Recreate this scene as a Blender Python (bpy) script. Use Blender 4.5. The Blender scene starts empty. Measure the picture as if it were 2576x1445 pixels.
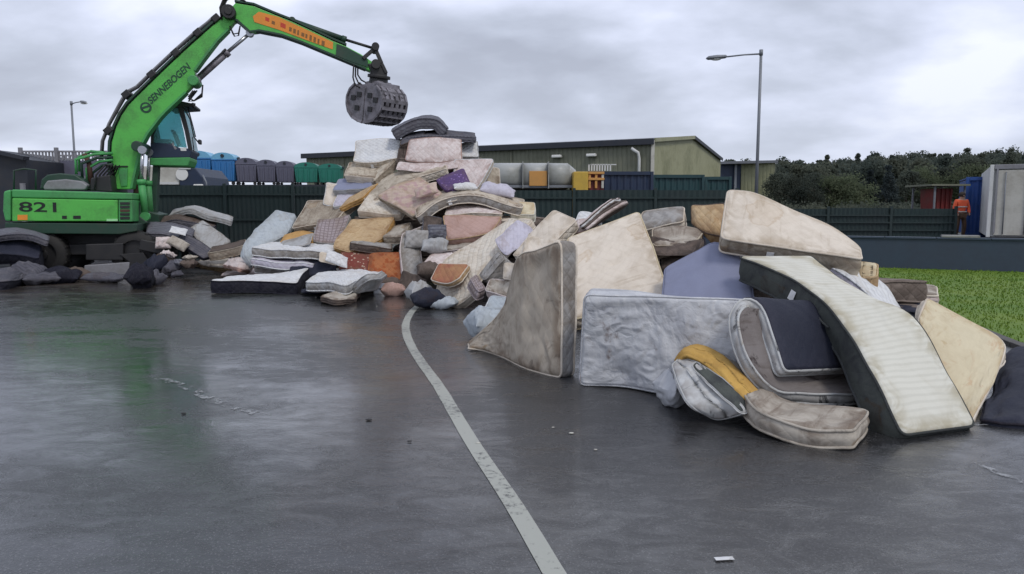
import bpy, bmesh, math, random
import numpy as np
from mathutils import Vector, Matrix, noise as mnoise

R = math.radians
rng = random.Random(7)
nrs = np.random.RandomState(11)

# ------------------------------------------------------------------ camera, world, sun
FPX, CX, CY, EYE = 1860.0, 1288.0, 722.5, 1.6
PITCH = math.atan((CY - 525.0) / FPX)
SC = bpy.context.scene
col = bpy.data.collections.new("yard")
SC.collection.children.link(col)

cam_d = bpy.data.cameras.new("camera")
cam = bpy.data.objects.new("camera", cam_d)
col.objects.link(cam)
cam.location = (0, 0, EYE)
cam.rotation_euler = (R(90) - PITCH, 0, 0)
cam_d.sensor_width = 36.0
cam_d.lens = 36.0 * FPX / 2576.0
cam_d.clip_start = 0.1
cam_d.clip_end = 3000
SC.camera = cam

SUN_EL, SUN_AZ = 50.0, 148.0
world = bpy.data.worlds.new("World")
SC.world = world
world.use_nodes = True


def sky_nodes():
    nt = world.node_tree
    nt.nodes.clear()
    N, L = nt.nodes.new, nt.links.new
    out = N("ShaderNodeOutputWorld")
    sky = N("ShaderNodeTexSky")
    sky.sky_type = 'NISHITA'
    sky.sun_disc = False
    sky.sun_elevation = R(SUN_EL)
    sky.sun_rotation = R(SUN_AZ)
    sky.dust_density = 3.0
    bg1 = N("ShaderNodeBackground")
    bg1.inputs[1].default_value = 0.06
    L(sky.outputs[0], bg1.inputs[0])
    tc = N("ShaderNodeTexCoord")
    sep = N("ShaderNodeSeparateXYZ")
    L(tc.outputs["Generated"], sep.inputs[0])
    zz = N("ShaderNodeMath"); zz.operation = 'MAXIMUM'; zz.inputs[1].default_value = 0.0
    L(sep.outputs[2], zz.inputs[0])
    za = N("ShaderNodeMath"); za.operation = 'ADD'; za.inputs[1].default_value = 0.30
    L(zz.outputs[0], za.inputs[0])
    dx = N("ShaderNodeMath"); dx.operation = 'DIVIDE'
    dy = N("ShaderNodeMath"); dy.operation = 'DIVIDE'
    L(sep.outputs[0], dx.inputs[0]); L(za.outputs[0], dx.inputs[1])
    L(sep.outputs[1], dy.inputs[0]); L(za.outputs[0], dy.inputs[1])
    cmb = N("ShaderNodeCombineXYZ")
    L(dx.outputs[0], cmb.inputs[0]); L(dy.outputs[0], cmb.inputs[1])
    mp = N("ShaderNodeMapping")
    mp.inputs["Location"].default_value = (5.0, 3.3, 0.0)
    mp.inputs["Scale"].default_value = (1.0, 1.25, 1.0)
    mp.inputs["Rotation"].default_value = (0, 0, R(28))
    L(cmb.outputs[0], mp.inputs[0])
    n1 = N("ShaderNodeTexNoise")
    n1.inputs["Scale"].default_value = 1.15
    n1.inputs["Detail"].default_value = 6.0
    n1.inputs["Roughness"].default_value = 0.46
    n1.inputs["Distortion"].default_value = 0.35
    L(mp.outputs[0], n1.inputs["Vector"])
    n2 = N("ShaderNodeTexNoise")
    n2.inputs["Scale"].default_value = 3.4
    n2.inputs["Detail"].default_value = 6.0
    n2.inputs["Roughness"].default_value = 0.5
    L(mp.outputs[0], n2.inputs["Vector"])
    mx = N("ShaderNodeMix"); mx.data_type = 'FLOAT'
    mx.inputs[0].default_value = 0.26
    L(n1.outputs[0], mx.inputs[2]); L(n2.outputs[0], mx.inputs[3])
    rp = N("ShaderNodeValToRGB")
    e = rp.color_ramp.elements
    e[0].position = 0.385; e[0].color = (0.40, 0.435, 0.53, 1)
    e[1].position = 0.62; e[1].color = (0.86, 0.90, 1.0, 1)
    a = e.new(0.46); a.color = (0.50, 0.545, 0.66, 1)
    a = e.new(0.54); a.color = (0.67, 0.72, 0.88, 1)
    L(mx.outputs[0], rp.inputs[0])
    # thicker, greyer cloud low down
    hz = N("ShaderNodeMapRange")
    hz.inputs[1].default_value = 0.0; hz.inputs[2].default_value = 0.22
    hz.inputs[3].default_value = 0.55; hz.inputs[4].default_value = 0.0
    L(zz.outputs[0], hz.inputs[0])
    mc = N("ShaderNodeMix"); mc.data_type = 'RGBA'
    L(hz.outputs[0], mc.inputs[0]); L(rp.outputs[0], mc.inputs[6])
    mc.inputs[7].default_value = (0.60, 0.645, 0.75, 1)
    bg2 = N("ShaderNodeBackground")
    bg2.inputs[1].default_value = 1.18
    L(mc.outputs[2], bg2.inputs[0])
    ms = N("ShaderNodeMixShader")
    ms.inputs[0].default_value = 0.94
    L(bg1.outputs[0], ms.inputs[1]); L(bg2.outputs[0], ms.inputs[2])
    L(ms.outputs[0], out.inputs[0])


sky_nodes()
sun_d = bpy.data.lights.new("sun", 'SUN')
sun_d.energy = 1.3
sun_d.angle = R(13)
sun_d.color = (1.0, 0.95, 0.88)
sun = bpy.data.objects.new("sun", sun_d)
col.objects.link(sun)
_az = R(SUN_AZ)
sdir = Vector((math.sin(_az) * math.cos(R(SUN_EL)), math.cos(_az) * math.cos(R(SUN_EL)), math.sin(R(SUN_EL))))
sun.rotation_euler = sdir.to_track_quat('Z', 'Y').to_euler()
vs = SC.view_settings
vs.view_transform = 'Standard'
vs.look = 'None'
vs.gamma = 1.0
vs.exposure = 0.0
vs.use_curve_mapping = False


# ------------------------------------------------------------------ surveying helpers
def _ray(px, py):
    cx, cy = px - CX, CY - py
    s, c = math.sin(PITCH), math.cos(PITCH)
    return cx, FPX * c + cy * s, cy * c - FPX * s


def P(px, py, d):
    """place surveyed from the photograph at distance d ahead of the camera"""
    x, y, z = _ray(px, py)
    t = d / y
    return Vector((x * t, d, EYE + z * t))


def Z(px, py, h=0.0):
    """place surveyed from the photograph lying at height h"""
    x, y, z = _ray(px, py)
    t = (h - EYE) / z
    return Vector((x * t, y * t, h))


# ------------------------------------------------------------------ objects
WLOC = {}


def tag(o, label=None, cat=None, group=None, kind=None):
    if label: o["label"] = label
    if cat: o["category"] = cat
    if group: o["group"] = group
    if kind: o["kind"] = kind
    return o


def empty(name, loc, label=None, cat=None, group=None, kind=None, rz=0):
    o = bpy.data.objects.new(name, None)
    o.empty_display_size = 0.2
    o.location = loc
    o.rotation_euler = (0, 0, rz)
    col.objects.link(o)
    WLOC[o.name] = Vector(loc)
    return tag(o, label, cat, group, kind)


def link(name, me, mat=None, parent=None, world=True):
    o = bpy.data.objects.new(name, me)
    if mat is not None and len(me.materials) == 0:
        me.materials.append(mat)
    col.objects.link(o)
    w = Vector((0, 0, 0))
    if parent is not None:
        o.parent = parent
        w = WLOC.get(parent.name, Vector((0, 0, 0)))
        if world:
            me.transform(Matrix.Translation(-w))
    WLOC[o.name] = w
    return o


def copy_tree(o, parent=None):
    c = o.copy()
    col.objects.link(c)
    c.parent = parent
    for ch in list(o.children):
        copy_tree(ch, c)
    return c


class MB:
    def __init__(s):
        s.v = []; s.f = []; s.sm = []

    def add(s, vs_, fs, smooth=False):
        b = len(s.v)
        s.v += [tuple(p) for p in vs_]
        s.f += [tuple(i + b for i in f) for f in fs]
        s.sm += [smooth] * len(fs)
        return s

    def box(s, c, size, rz=0, ry=0, rx=0, taper=1.0):
        M = Matrix.Rotation(rz, 3, 'Z') @ Matrix.Rotation(ry, 3, 'Y') @ Matrix.Rotation(rx, 3, 'X')
        c = Vector(c)
        hx, hy, hz = size[0] / 2, size[1] / 2, size[2] / 2
        vs_ = []
        for z in (-1, 1):
            t = taper if z > 0 else 1.0
            for x, y in ((-1, -1), (1, -1), (1, 1), (-1, 1)):
                vs_.append(c + M @ Vector((x * hx * t, y * hy * t, z * hz)))
        return s.add(vs_, [(3, 2, 1, 0), (4, 5, 6, 7), (0, 1, 5, 4), (1, 2, 6, 5), (2, 3, 7, 6), (3, 0, 4, 7)])

    def bar(s, p0, p1, w, h, up=(0, 0, 1)):
        p0, p1 = Vector(p0), Vector(p1)
        d = (p1 - p0).normalized()
        up = Vector(up)
        if abs(d.dot(up)) > 0.97: up = Vector((0, 1, 0))
        a = d.cross(up).normalized() * (w / 2)
        b = a.cross(d).normalized() * (h / 2)
        vs_ = [p + q for p in (p0, p1) for q in (-a - b, a - b, a + b, -a + b)]
        return s.add(vs_, [(0, 1, 2, 3), (7, 6, 5, 4), (0, 4, 5, 1), (1, 5, 6, 2), (2, 6, 7, 3), (3, 7, 4, 0)])

    def cyl(s, p0, p1, r0, r1=None, n=16, caps=True):
        r1 = r0 if r1 is None else r1
        p0, p1 = Vector(p0), Vector(p1)
        d = (p1 - p0).normalized()
        up = Vector((0, 0, 1)) if abs(d.z) < 0.9 else Vector((0, 1, 0))
        a = d.cross(up).normalized(); b = a.cross(d).normalized()
        vs_ = []
        for p, r in ((p0, r0), (p1, r1)):
            for i in range(n):
                t = 2 * math.pi * i / n
                vs_.append(p + a * (math.cos(t) * r) + b * (math.sin(t) * r))
        s.add(vs_, [(i, i + n, (i + 1) % n + n, (i + 1) % n) for i in range(n)], True)
        if caps:
            s.add(vs_, [tuple(range(n)), tuple(range(2 * n - 1, n - 1, -1))])
        return s

    def tube(s, pts, r, n=8):
        pts = [Vector(p) for p in pts]
        vs_ = []; m = len(pts)
        pa = None
        for k, p in enumerate(pts):
            d = (pts[min(k + 1, m - 1)] - pts[max(k - 1, 0)]).normalized()
            if pa is None:
                up = Vector((0, 0, 1)) if abs(d.z) < 0.9 else Vector((0, 1, 0))
                a = d.cross(up).normalized()
            else:
                a = (pa - d * pa.dot(d)).normalized()
            pa = a
            b = a.cross(d)
            rr = r[k] if isinstance(r, (list, tuple)) else r
            for i in range(n):
                t = 2 * math.pi * i / n
                vs_.append(p + a * (math.cos(t) * rr) + b * (math.sin(t) * rr))
        fs = [(k * n + i, (k + 1) * n + i, (k + 1) * n + (i + 1) % n, k * n + (i + 1) % n) for k in range(m - 1) for i in range(n)]
        s.add(vs_, fs, True)
        s.add(vs_, [tuple(range(n)), tuple(range(m * n - 1, (m - 1) * n - 1, -1))])
        return s

    def prism(s, poly, vec):
        """closed outline swept along vec"""
        n = len(poly)
        vec = Vector(vec)
        vs_ = [Vector(p) for p in poly] + [Vector(p) + vec for p in poly]
        return s.add(vs_, [tuple(range(n)), tuple(range(2 * n - 1, n - 1, -1))] + [(i, i + n, (i + 1) % n + n, (i + 1) % n) for i in range(n)])

    def ball(s, c, r, n=12, m=8, sc=(1, 1, 1)):
        c = Vector(c); vs_ = []; fs = []
        for j in range(m + 1):
            ph = math.pi * j / m
            for i in range(n):
                t = 2 * math.pi * i / n
                vs_.append(c + Vector((math.sin(ph) * math.cos(t) * r * sc[0], math.sin(ph) * math.sin(t) * r * sc[1], math.cos(ph) * r * sc[2])))
        for j in range(m):
            for i in range(n):
                fs.append((j * n + i, (j + 1) * n + i, (j + 1) * n + (i + 1) % n, j * n + (i + 1) % n))
        return s.add(vs_, fs, True)

    def build(s, name, mat, parent=None, bevel=0, world=True):
        me = bpy.data.meshes.new(name)
        me.from_pydata(s.v, [], s.f)
        me.polygons.foreach_set("use_smooth", s.sm)
        me.validate()
        bm = bmesh.new(); bm.from_mesh(me)
        bmesh.ops.remove_doubles(bm, verts=bm.verts, dist=1e-5)
        bmesh.ops.recalc_face_normals(bm, faces=bm.faces)
        bm.to_mesh(me); bm.free()
        o = link(name, me, mat, parent, world)
        if bevel:
            b = o.modifiers.new("bevel", 'BEVEL')
            b.width = bevel; b.segments = 2; b.limit_method = 'ANGLE'; b.angle_limit = R(40)
            b.harden_normals = False
        return o


# ------------------------------------------------------------------ materials
MATS = {}


class NT:
    def __init__(s, name):
        s.m = bpy.data.materials.new(name)
        s.m.use_nodes = True
        s.nt = s.m.node_tree
        s.b = s.nt.nodes["Principled BSDF"]

    def n(s, t, **kw):
        x = s.nt.nodes.new(t)
        for k, v in kw.items():
            setattr(x, k, v)
        return x

    def l(s, a, b):
        s.nt.links.new(a, b)

    def math(s, op, a, b=None, c=None, clamp=False):
        x = s.n("ShaderNodeMath", operation=op)
        x.use_clamp = clamp
        for i, v in enumerate((a, b, c)):
            if v is None: continue
            if isinstance(v, (int, float)): x.inputs[i].default_value = v
            else: s.l(v, x.inputs[i])
        return x.outputs[0]

    def noise(s, vec, scale, detail=4, rough=0.5, dist=0.0, out=0):
        x = s.n("ShaderNodeTexNoise")
        x.inputs["Scale"].default_value = scale
        x.inputs["Detail"].default_value = detail
        x.inputs["Roughness"].default_value = rough
        x.inputs["Distortion"].default_value = dist
        if vec is not None: s.l(vec, x.inputs["Vector"])
        return x.outputs[out]

    def vor(s, vec, scale, feature='F1', out=0):
        x = s.n("ShaderNodeTexVoronoi", feature=feature)
        x.inputs["Scale"].default_value = scale
        if vec is not None: s.l(vec, x.inputs["Vector"])
        return x.outputs[out]

    def ramp(s, fac, stops):
        x = s.n("ShaderNodeMapRange")
        x.interpolation_type = 'SMOOTHSTEP'
        s.l(fac, x.inputs[0])
        x.inputs[1].default_value, x.inputs[2].default_value, x.inputs[3].default_value, x.inputs[4].default_value = stops
        return x.outputs[0]

    def mix(s, fac, a, b, mode='MIX'):
        x = s.n("ShaderNodeMix", data_type='RGBA', blend_type=mode)
        for sock, v in ((x.inputs[0], fac), (x.inputs[6], a), (x.inputs[7], b)):
            if isinstance(v, (int, float)): sock.default_value = v
            elif isinstance(v, (tuple, list)): sock.default_value = tuple(v) + ((1,) if len(v) == 3 else ())
            else: s.l(v, sock)
        return x.outputs[2]

    def bump(s, h, strength=0.3, dist=0.01, prev=None):
        x = s.n("ShaderNodeBump")
        x.inputs["Strength"].default_value = strength
        x.inputs["Distance"].default_value = dist
        s.l(h, x.inputs["Height"])
        if prev is not None: s.l(prev, x.inputs["Normal"])
        return x.outputs[0]

    def setc(s, c):
        if isinstance(c, (tuple, list)): s.b.inputs["Base Color"].default_value = tuple(c) + (1,)
        else: s.l(c, s.b.inputs["Base Color"])

    def rough(s, r):
        if isinstance(r, (int, float)): s.b.inputs["Roughness"].default_value = r
        else: s.l(r, s.b.inputs["Roughness"])

    def obj(s):
        return s.n("ShaderNodeTexCoord").outputs["Object"]

    def uvr(s):
        """metre UV shifted by a random amount for each object"""
        tc = s.n("ShaderNodeTexCoord")
        oi = s.n("ShaderNodeObjectInfo")
        sc = s.n("ShaderNodeVectorMath", operation='SCALE')
        cb = s.n("ShaderNodeCombineXYZ")
        s.l(oi.outputs["Random"], cb.inputs[0]); s.l(oi.outputs["Random"], cb.inputs[2])
        s.l(cb.outputs[0], sc.inputs[0]); sc.inputs[3].default_value = 37.0
        ad = s.n("ShaderNodeVectorMath", operation='ADD')
        s.l(tc.outputs["UV"], ad.inputs[0]); s.l(sc.outputs[0], ad.inputs[1])
        return ad.outputs[0]


def paint(name, c, rough=0.45, dirt=0.35, metal=0.0, dc=(0.06, 0.05, 0.04), scale=2.2, bump=0.0, spec=0.5):
    t = NT(name)
    o = t.obj()
    n1 = t.noise(o, scale, 6, 0.62, 0.3)
    n2 = t.noise(o, scale * 9, 4, 0.6)
    f = t.math('MULTIPLY', t.ramp(t.math('ADD', n1, t.math('MULTIPLY', n2, 0.35)), (0.55, 0.95, 0.0, 1.0)), dirt)
    t.setc(t.mix(f, c, dc))
    t.rough(t.math('ADD', t.math('MULTIPLY', n2, 0.25), rough - 0.1))
    t.b.inputs["Metallic"].default_value = metal
    t.b.inputs["Specular IOR Level"].default_value = spec
    if bump:
        t.l(t.bump(n2, bump, 0.01), t.b.inputs["Normal"])
    return t.m


def glass(name, c=(0.35, 0.5, 0.52), rough=0.05, alpha=0.45):
    t = NT(name)
    t.setc(c); t.rough(rough)
    t.b.inputs["Transmission Weight"].default_value = alpha
    t.b.inputs["IOR"].default_value = 1.1
    return t.m


def fabric(name, c, pat='plain', c2=None, dirt=0.4, dc=(0.16, 0.11, 0.07), rough=0.88, ps=1.0, wr=0.45, blot=0.0, bc=(0.03, 0.025, 0.022), quilt=0.5):
    """cloth of a mattress: print, seams, wrinkles, grime and stains in metre UVs"""
    t = NT(name)
    uv = t.uvr()
    big = t.noise(uv, 1.3, 6, 0.62, 0.6)
    mid = t.noise(uv, 5.0, 5, 0.6, 0.8)
    fine = t.noise(uv, 260.0, 2, 0.5)
    base = None
    h = None
    if pat == 'stripex':
        w = t.n("ShaderNodeTexWave", bands_direction='X')
        w.inputs["Scale"].default_value = 3.2 * ps
        w.inputs["Distortion"].default_value = 2.6
        w.inputs["Detail Scale"].default_value = 0.6
        t.l(uv, w.inputs["Vector"])
        base = t.mix(t.ramp(w.outputs[1], (0.3, 1.0, 0.0, 0.38)), c, c2)
    elif pat == 'damask':
        dv = t.n("ShaderNodeVectorMath", operation='ADD')
        w = t.n("ShaderNodeTexNoise"); w.inputs["Scale"].default_value = 9.0 * ps
        t.l(uv, w.inputs["Vector"])
        sc = t.n("ShaderNodeVectorMath", operation='SCALE'); t.l(w.outputs[1], sc.inputs[0]); sc.inputs[3].default_value = 0.12
        t.l(uv, dv.inputs[0]); t.l(sc.outputs[0], dv.inputs[1])
        v = t.vor(dv.outputs[0], 11.0 * ps, 'SMOOTH_F1')
        f = t.ramp(v, (0.28, 0.42, 1.0, 0.0))
        base = t.mix(f, c, c2 or tuple(x * 0.72 for x in c))
    elif pat == 'stripe':
        w = t.n("ShaderNodeTexWave", bands_direction='Y')
        w.inputs["Scale"].default_value = 3.2 * ps
        w.inputs["Distortion"].default_value = 0.3
        t.l(uv, w.inputs["Vector"])
        base = t.mix(t.ramp(w.outputs[1], (0.55, 0.75, 0.0, 1.0)), c, c2 or tuple(x * 0.7 for x in c))
    elif pat == 'check':
        sp = t.n("ShaderNodeSeparateXYZ"); t.l(uv, sp.inputs[0])
        a = t.math('SINE', t.math('MULTIPLY', sp.outputs[0], 70.0 * ps))
        b = t.math('SINE', t.math('MULTIPLY', sp.outputs[1], 70.0 * ps))
        m = t.math('MAXIMUM', a, b)
        base = t.mix(t.ramp(m, (0.55, 0.9, 0.0, 0.85)), c, c2 or tuple(x * 0.5 for x in c))
    elif pat == 'dots':
        v = t.vor(uv, 16.0 * ps)
        base = t.mix(t.ramp(v, (0.2, 0.3, 1.0, 0.0)), c, c2 or tuple(min(1, x * 1.6) for x in c))
    else:
        base = t.mix(t.ramp(mid, (0.35, 0.75, 0.0, 0.35)), c, tuple(x * 0.8 for x in c))
    # grime
    g = t.math('MULTIPLY', t.ramp(t.math('ADD', t.math('MULTIPLY', big, 0.7), t.math('MULTIPLY', mid, 0.35)), (0.42, 0.72, 0.0, 1.0)), dirt)
    cc = t.mix(g, base, dc)
    # tide-marked stains
    wv = t.n("ShaderNodeTexNoise"); wv.inputs["Scale"].default_value = 3.0; wv.inputs["Detail"].default_value = 5.0; t.l(uv, wv.inputs["Vector"])
    sc2 = t.n("ShaderNodeVectorMath", operation='SCALE'); t.l(wv.outputs[1], sc2.inputs[0]); sc2.inputs[3].default_value = 0.55
    ad2 = t.n("ShaderNodeVectorMath", operation='ADD'); t.l(uv, ad2.inputs[0]); t.l(sc2.outputs[0], ad2.inputs[1])
    vr = t.n("ShaderNodeTexVoronoi"); vr.inputs["Scale"].default_value = 1.5; t.l(ad2.outputs[0], vr.inputs["Vector"])
    sel = t.n("ShaderNodeSeparateColor"); t.l(vr.outputs["Color"], sel.inputs[0])
    on = t.math('GREATER_THAN', sel.outputs[0], 0.55)
    rad_ = t.math('ADD', t.math('MULTIPLY', sel.outputs[1], 0.22), 0.10)
    dd = t.math('SUBTRACT', vr.outputs["Distance"], rad_)
    ringm = t.ramp(t.math('ABSOLUTE', dd), (0.0, 0.035, 1.0, 0.0))
    fillm = t.ramp(dd, (-0.03, 0.0, 0.45, 0.0))
    st_ = t.math('MULTIPLY', t.math('MULTIPLY', t.math('MAXIMUM', ringm, fillm), on), min(0.75, dirt * 1.1))
    cc = t.mix(st_, cc, (min(1, c[0] * .55 + .03), c[1] * .42 + .01, c[2] * .26))
    # streaks of road dirt
    mps = t.n("ShaderNodeMapping"); mps.inputs["Scale"].default_value = (14.0, 1.6, 1.0); mps.inputs["Rotation"].default_value = (0, 0, 0.3); t.l(uv, mps.inputs[0])
    sk = t.noise(mps.outputs[0], 1.0, 5, 0.65, 0.4)
    cc = t.mix(t.math('MULTIPLY', t.math('MULTIPLY', t.ramp(sk, (0.52, 0.68, 0.0, 1.0)), t.ramp(big, (0.4, 0.6, 0.0, 1.0))), min(.7, dirt * 1.2)), cc, dc)
    # scuffed rim
    at = t.n("ShaderNodeAttribute"); at.attribute_name = "rim"
    cc = t.mix(t.math('MULTIPLY', t.math('MULTIPLY', t.ramp(at.outputs["Fac"], (0.0, 0.9, 0.0, 1.0)), t.ramp(mid, (0.35, 0.62, 0.0, 1.0))), min(.85, dirt * 1.6)), cc, dc)
    if blot:
        bl = t.noise(uv, 2.4, 7, 0.72, 1.4)
        cc = t.mix(t.math('MULTIPLY', t.ramp(bl, (0.56, 0.66, 0.0, 1.0)), blot), cc, bc)
    weave_tone = t.math('MULTIPLY', t.math('SUBTRACT', fine, 0.5), 0.12)  # fine random tone of the weave
    spq = t.n("ShaderNodeSeparateXYZ"); t.l(uv, spq.inputs[0])
    p1 = t.math('SINE', t.math('MULTIPLY', t.math('ADD', spq.outputs[0], spq.outputs[1]), 24.0))
    p2 = t.math('SINE', t.math('MULTIPLY', t.math('SUBTRACT', spq.outputs[0], spq.outputs[1]), 24.0))
    seam = t.ramp(t.math('ABSOLUTE', t.math('MULTIPLY', p1, p2)), (0.0, 0.10, 1.0, 0.0))
    cc = t.mix(t.math('MULTIPLY', seam, 0.22 * min(1, quilt * 1.5)), cc, dc)
    br = t.n("ShaderNodeBrightContrast"); t.l(cc, br.inputs[0]); t.l(weave_tone, br.inputs[1])
    t.setc(br.outputs[0])
    t.rough(rough)
    t.b.inputs["Specular IOR Level"].default_value = 0.25
    # relief: quilting lines + wrinkles + weave
    sp = t.n("ShaderNodeSeparateXYZ"); t.l(uv, sp.inputs[0])
    s1 = t.math('SINE', t.math('MULTIPLY', t.math('ADD', sp.outputs[0], sp.outputs[1]), 24.0))
    s2 = t.math('SINE', t.math('MULTIPLY', t.math('SUBTRACT', sp.outputs[0], sp.outputs[1]), 24.0))
    q = t.math('POWER', t.math('ABSOLUTE', t.math('MULTIPLY', s1, s2)), 0.35)
    nb = t.bump(q, quilt, 0.014)
    wrn = t.n("ShaderNodeTexNoise", noise_type='RIDGED_MULTIFRACTAL')
    wrn.inputs["Scale"].default_value = 4.5
    wrn.inputs["Detail"].default_value = 4.0
    wrn.inputs["Distortion"].default_value = 0.8
    t.l(uv, wrn.inputs["Vector"])
    nb = t.bump(wrn.outputs[0], wr, 0.03, nb)
    nb = t.bump(fine, 0.25, 0.002, nb)
    t.l(nb, t.b.inputs["Normal"])
    return t.m


M = MATS
M['green'] = paint("excavator_green", (0.095, 0.47, 0.075), 0.42, 0.5, dc=(0.05, 0.09, 0.04))
M['green2'] = paint("excavator_green_worn", (0.06, 0.32, 0.09), 0.5, 0.5, dc=(0.05, 0.07, 0.05))
M['dkgreen'] = paint("dark_green_steel", (0.012, 0.05, 0.03), 0.5, 0.4)
M['black'] = paint("black_steel", (0.014, 0.014, 0.016), 0.5, 0.4, dc=(0.05, 0.045, 0.04))
M['rubber'] = paint("black_rubber", (0.012, 0.012, 0.013), 0.75, 0.5, dc=(0.05, 0.045, 0.038))
M['steel'] = paint("worn_steel", (0.24, 0.225, 0.25), 0.45, 0.8, 0.3, dc=(0.03, 0.025, 0.025), scale=5)
M['chrome'] = paint("cylinder_rod", (0.42, 0.43, 0.46), 0.25, 0.15, 0.8)
M['greysteel'] = paint("galvanised_grey", (0.20, 0.215, 0.24), 0.5, 0.1, 0.2)
M['greypaint'] = paint("grey_paint", (0.24, 0.24, 0.26), 0.5, 0.4)
M['orange'] = paint("orange_sticker", (0.78, 0.27, 0.03), 0.45, 0.25, dc=(0.25, 0.17, 0.04))
M['redletter'] = paint("red_print", (0.55, 0.05, 0.02), 0.5, 0.15)
M['darkletter'] = paint("dark_green_print", (0.008, 0.055, 0.03), 0.5, 0.1)
M['blackletter'] = paint("black_print", (0.008, 0.012, 0.01), 0.5, 0.1)
M['brownletter'] = paint("brown_print", (0.23, 0.10, 0.02), 0.5, 0.1)
M['ltgreen'] = paint("pale_green_sticker", (0.35, 0.75, 0.35), 0.5, 0.1)
M['glass'] = glass("cab_glass", (0.30, 0.62, 0.66), 0.04, 0.75)
M['lens'] = paint("lamp_lens", (0.75, 0.75, 0.72), 0.2, 0.1)
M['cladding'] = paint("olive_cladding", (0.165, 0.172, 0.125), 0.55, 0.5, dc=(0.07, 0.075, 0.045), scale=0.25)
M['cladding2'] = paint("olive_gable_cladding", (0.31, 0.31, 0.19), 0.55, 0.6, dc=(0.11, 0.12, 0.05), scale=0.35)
M['roofdark'] = paint("dark_roof_trim", (0.02, 0.024, 0.035), 0.5, 0.2)
M['roofgrey'] = paint("grey_roof_sheet", (0.16, 0.17, 0.19), 0.5, 0.3)
M['white'] = paint("white_paint", (0.62, 0.63, 0.62), 0.45, 0.35, dc=(0.3, 0.29, 0.26), scale=1.2)
M['cream'] = paint("cream_paint", (0.50, 0.49, 0.44), 0.5, 0.5, dc=(0.2, 0.17, 0.13), scale=1.2)
M['rust'] = paint("rusty_steel", (0.085, 0.04, 0.028), 0.75, 0.7, dc=(0.03, 0.025, 0.02))
M['fence'] = paint("dark_green_fence", (0.010, 0.026, 0.026), 0.6, 0.5, dc=(0.018, 0.022, 0.024), scale=0.8)
M['navy'] = paint("navy_container", (0.014, 0.028, 0.065), 0.5, 0.4, dc=(0.02, 0.025, 0.03))
M['teal'] = paint("dark_teal_container", (0.012, 0.05, 0.055), 0.5, 0.4, dc=(0.015, 0.025, 0.03))
M['blue'] = paint("blue_container", (0.015, 0.065, 0.26), 0.5, 0.4, dc=(0.01, 0.03, 0.08))
M['binblue'] = paint("blue_bin_plastic", (0.03, 0.17, 0.42), 0.45, 0.5, dc=(0.06, 0.12, 0.2), scale=1.5)
M['binblue2'] = paint("light_blue_lid", (0.16, 0.42, 0.62), 0.4, 0.3, dc=(0.1, 0.2, 0.3))
M['bingrey'] = paint("grey_bin_plastic", (0.12, 0.12, 0.165), 0.45, 0.5, dc=(0.06, 0.05, 0.08), scale=1.5)
M['bingreen'] = paint("green_bin_plastic", (0.02, 0.19, 0.14), 0.45, 0.5, dc=(0.02, 0.07, 0.06), scale=1.5)
M['bindark'] = paint("dark_bin_plastic", (0.02, 0.025, 0.035), 0.5, 0.4)
M['yellow'] = paint("yellow_paint", (0.55, 0.36, 0.05), 0.5, 0.5, dc=(0.3, 0.2, 0.05))
M['tank'] = paint("grey_white_tank", (0.36, 0.37, 0.36), 0.4, 0.5, dc=(0.17, 0.17, 0.13), scale=0.8)
M['orangetank'] = paint("orange_tank_panel", (0.55, 0.27, 0.07), 0.5, 0.4, dc=(0.3, 0.2, 0.08))
M['red'] = paint("dark_red_paint", (0.16, 0.016, 0.015), 0.5, 0.5)
M['wall'] = paint("blue_grey_wall", (0.035, 0.055, 0.085), 0.6, 0.5, dc=(0.035, 0.04, 0.06), scale=0.9, bump=0.2)
M['concrete'] = paint("concrete", (0.28, 0.28, 0.27), 0.85, 0.5, dc=(0.12, 0.11, 0.1), bump=0.3)
M['kerb'] = paint("dark_kerb", (0.08, 0.075, 0.07), 0.7, 0.5, bump=0.3)
M['skin'] = paint("skin", (0.45, 0.26, 0.19), 0.6, 0.1)
M['hivis'] = paint("orange_hi_vis_cloth", (0.85, 0.13, 0.05), 0.8, 0.2)
M['reflect'] = paint("grey_reflective_tape", (0.55, 0.55, 0.5), 0.4, 0.1)
M['trousers'] = paint("brown_work_trousers", (0.09, 0.05, 0.03), 0.85, 0.3)
M['hair'] = paint("dark_hair", (0.03, 0.02, 0.015), 0.8, 0.1)
M['bark'] = paint("bark", (0.06, 0.05, 0.04), 0.9, 0.4, bump=0.4)
M['paper'] = paint("paper", (0.7, 0.7, 0.7), 0.8, 0.1)


def leafmat(name, c, c2):
    t = NT(name)
    o = t.obj()
    oi = t.n("ShaderNodeObjectInfo")
    n = t.noise(o, 0.13, 4, 0.6)
    n2 = t.noise(o, 1.2, 2, 0.5)
    cc = t.mix(t.ramp(n, (0.35, 0.65, 0, 1)), c, c2)
    cc = t.mix(t.math('MULTIPLY', n2, 0.5), cc, tuple(x * 0.55 for x in c))
    hs = t.n("ShaderNodeHueSaturation")
    t.l(cc, hs.inputs["Color"])
    t.l(t.math('ADD', t.math('MULTIPLY', oi.outputs["Random"], 0.6), 0.7), hs.inputs["Value"])
    t.setc(hs.outputs[0]); t.rough(0.8)
    t.b.inputs["Specular IOR Level"].default_value = 0.05
    tr = t.n("ShaderNodeBsdfTranslucent"); t.l(hs.outputs[0], tr.inputs[0])
    mxs = t.n("ShaderNodeMixShader"); mxs.inputs[0].default_value = 0.45
    t.l(t.b.outputs[0], mxs.inputs[1]); t.l(tr.outputs[0], mxs.inputs[2])
    t.l(mxs.outputs[0], t.nt.nodes['Material Output'].inputs[0])
    return t.m


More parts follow.
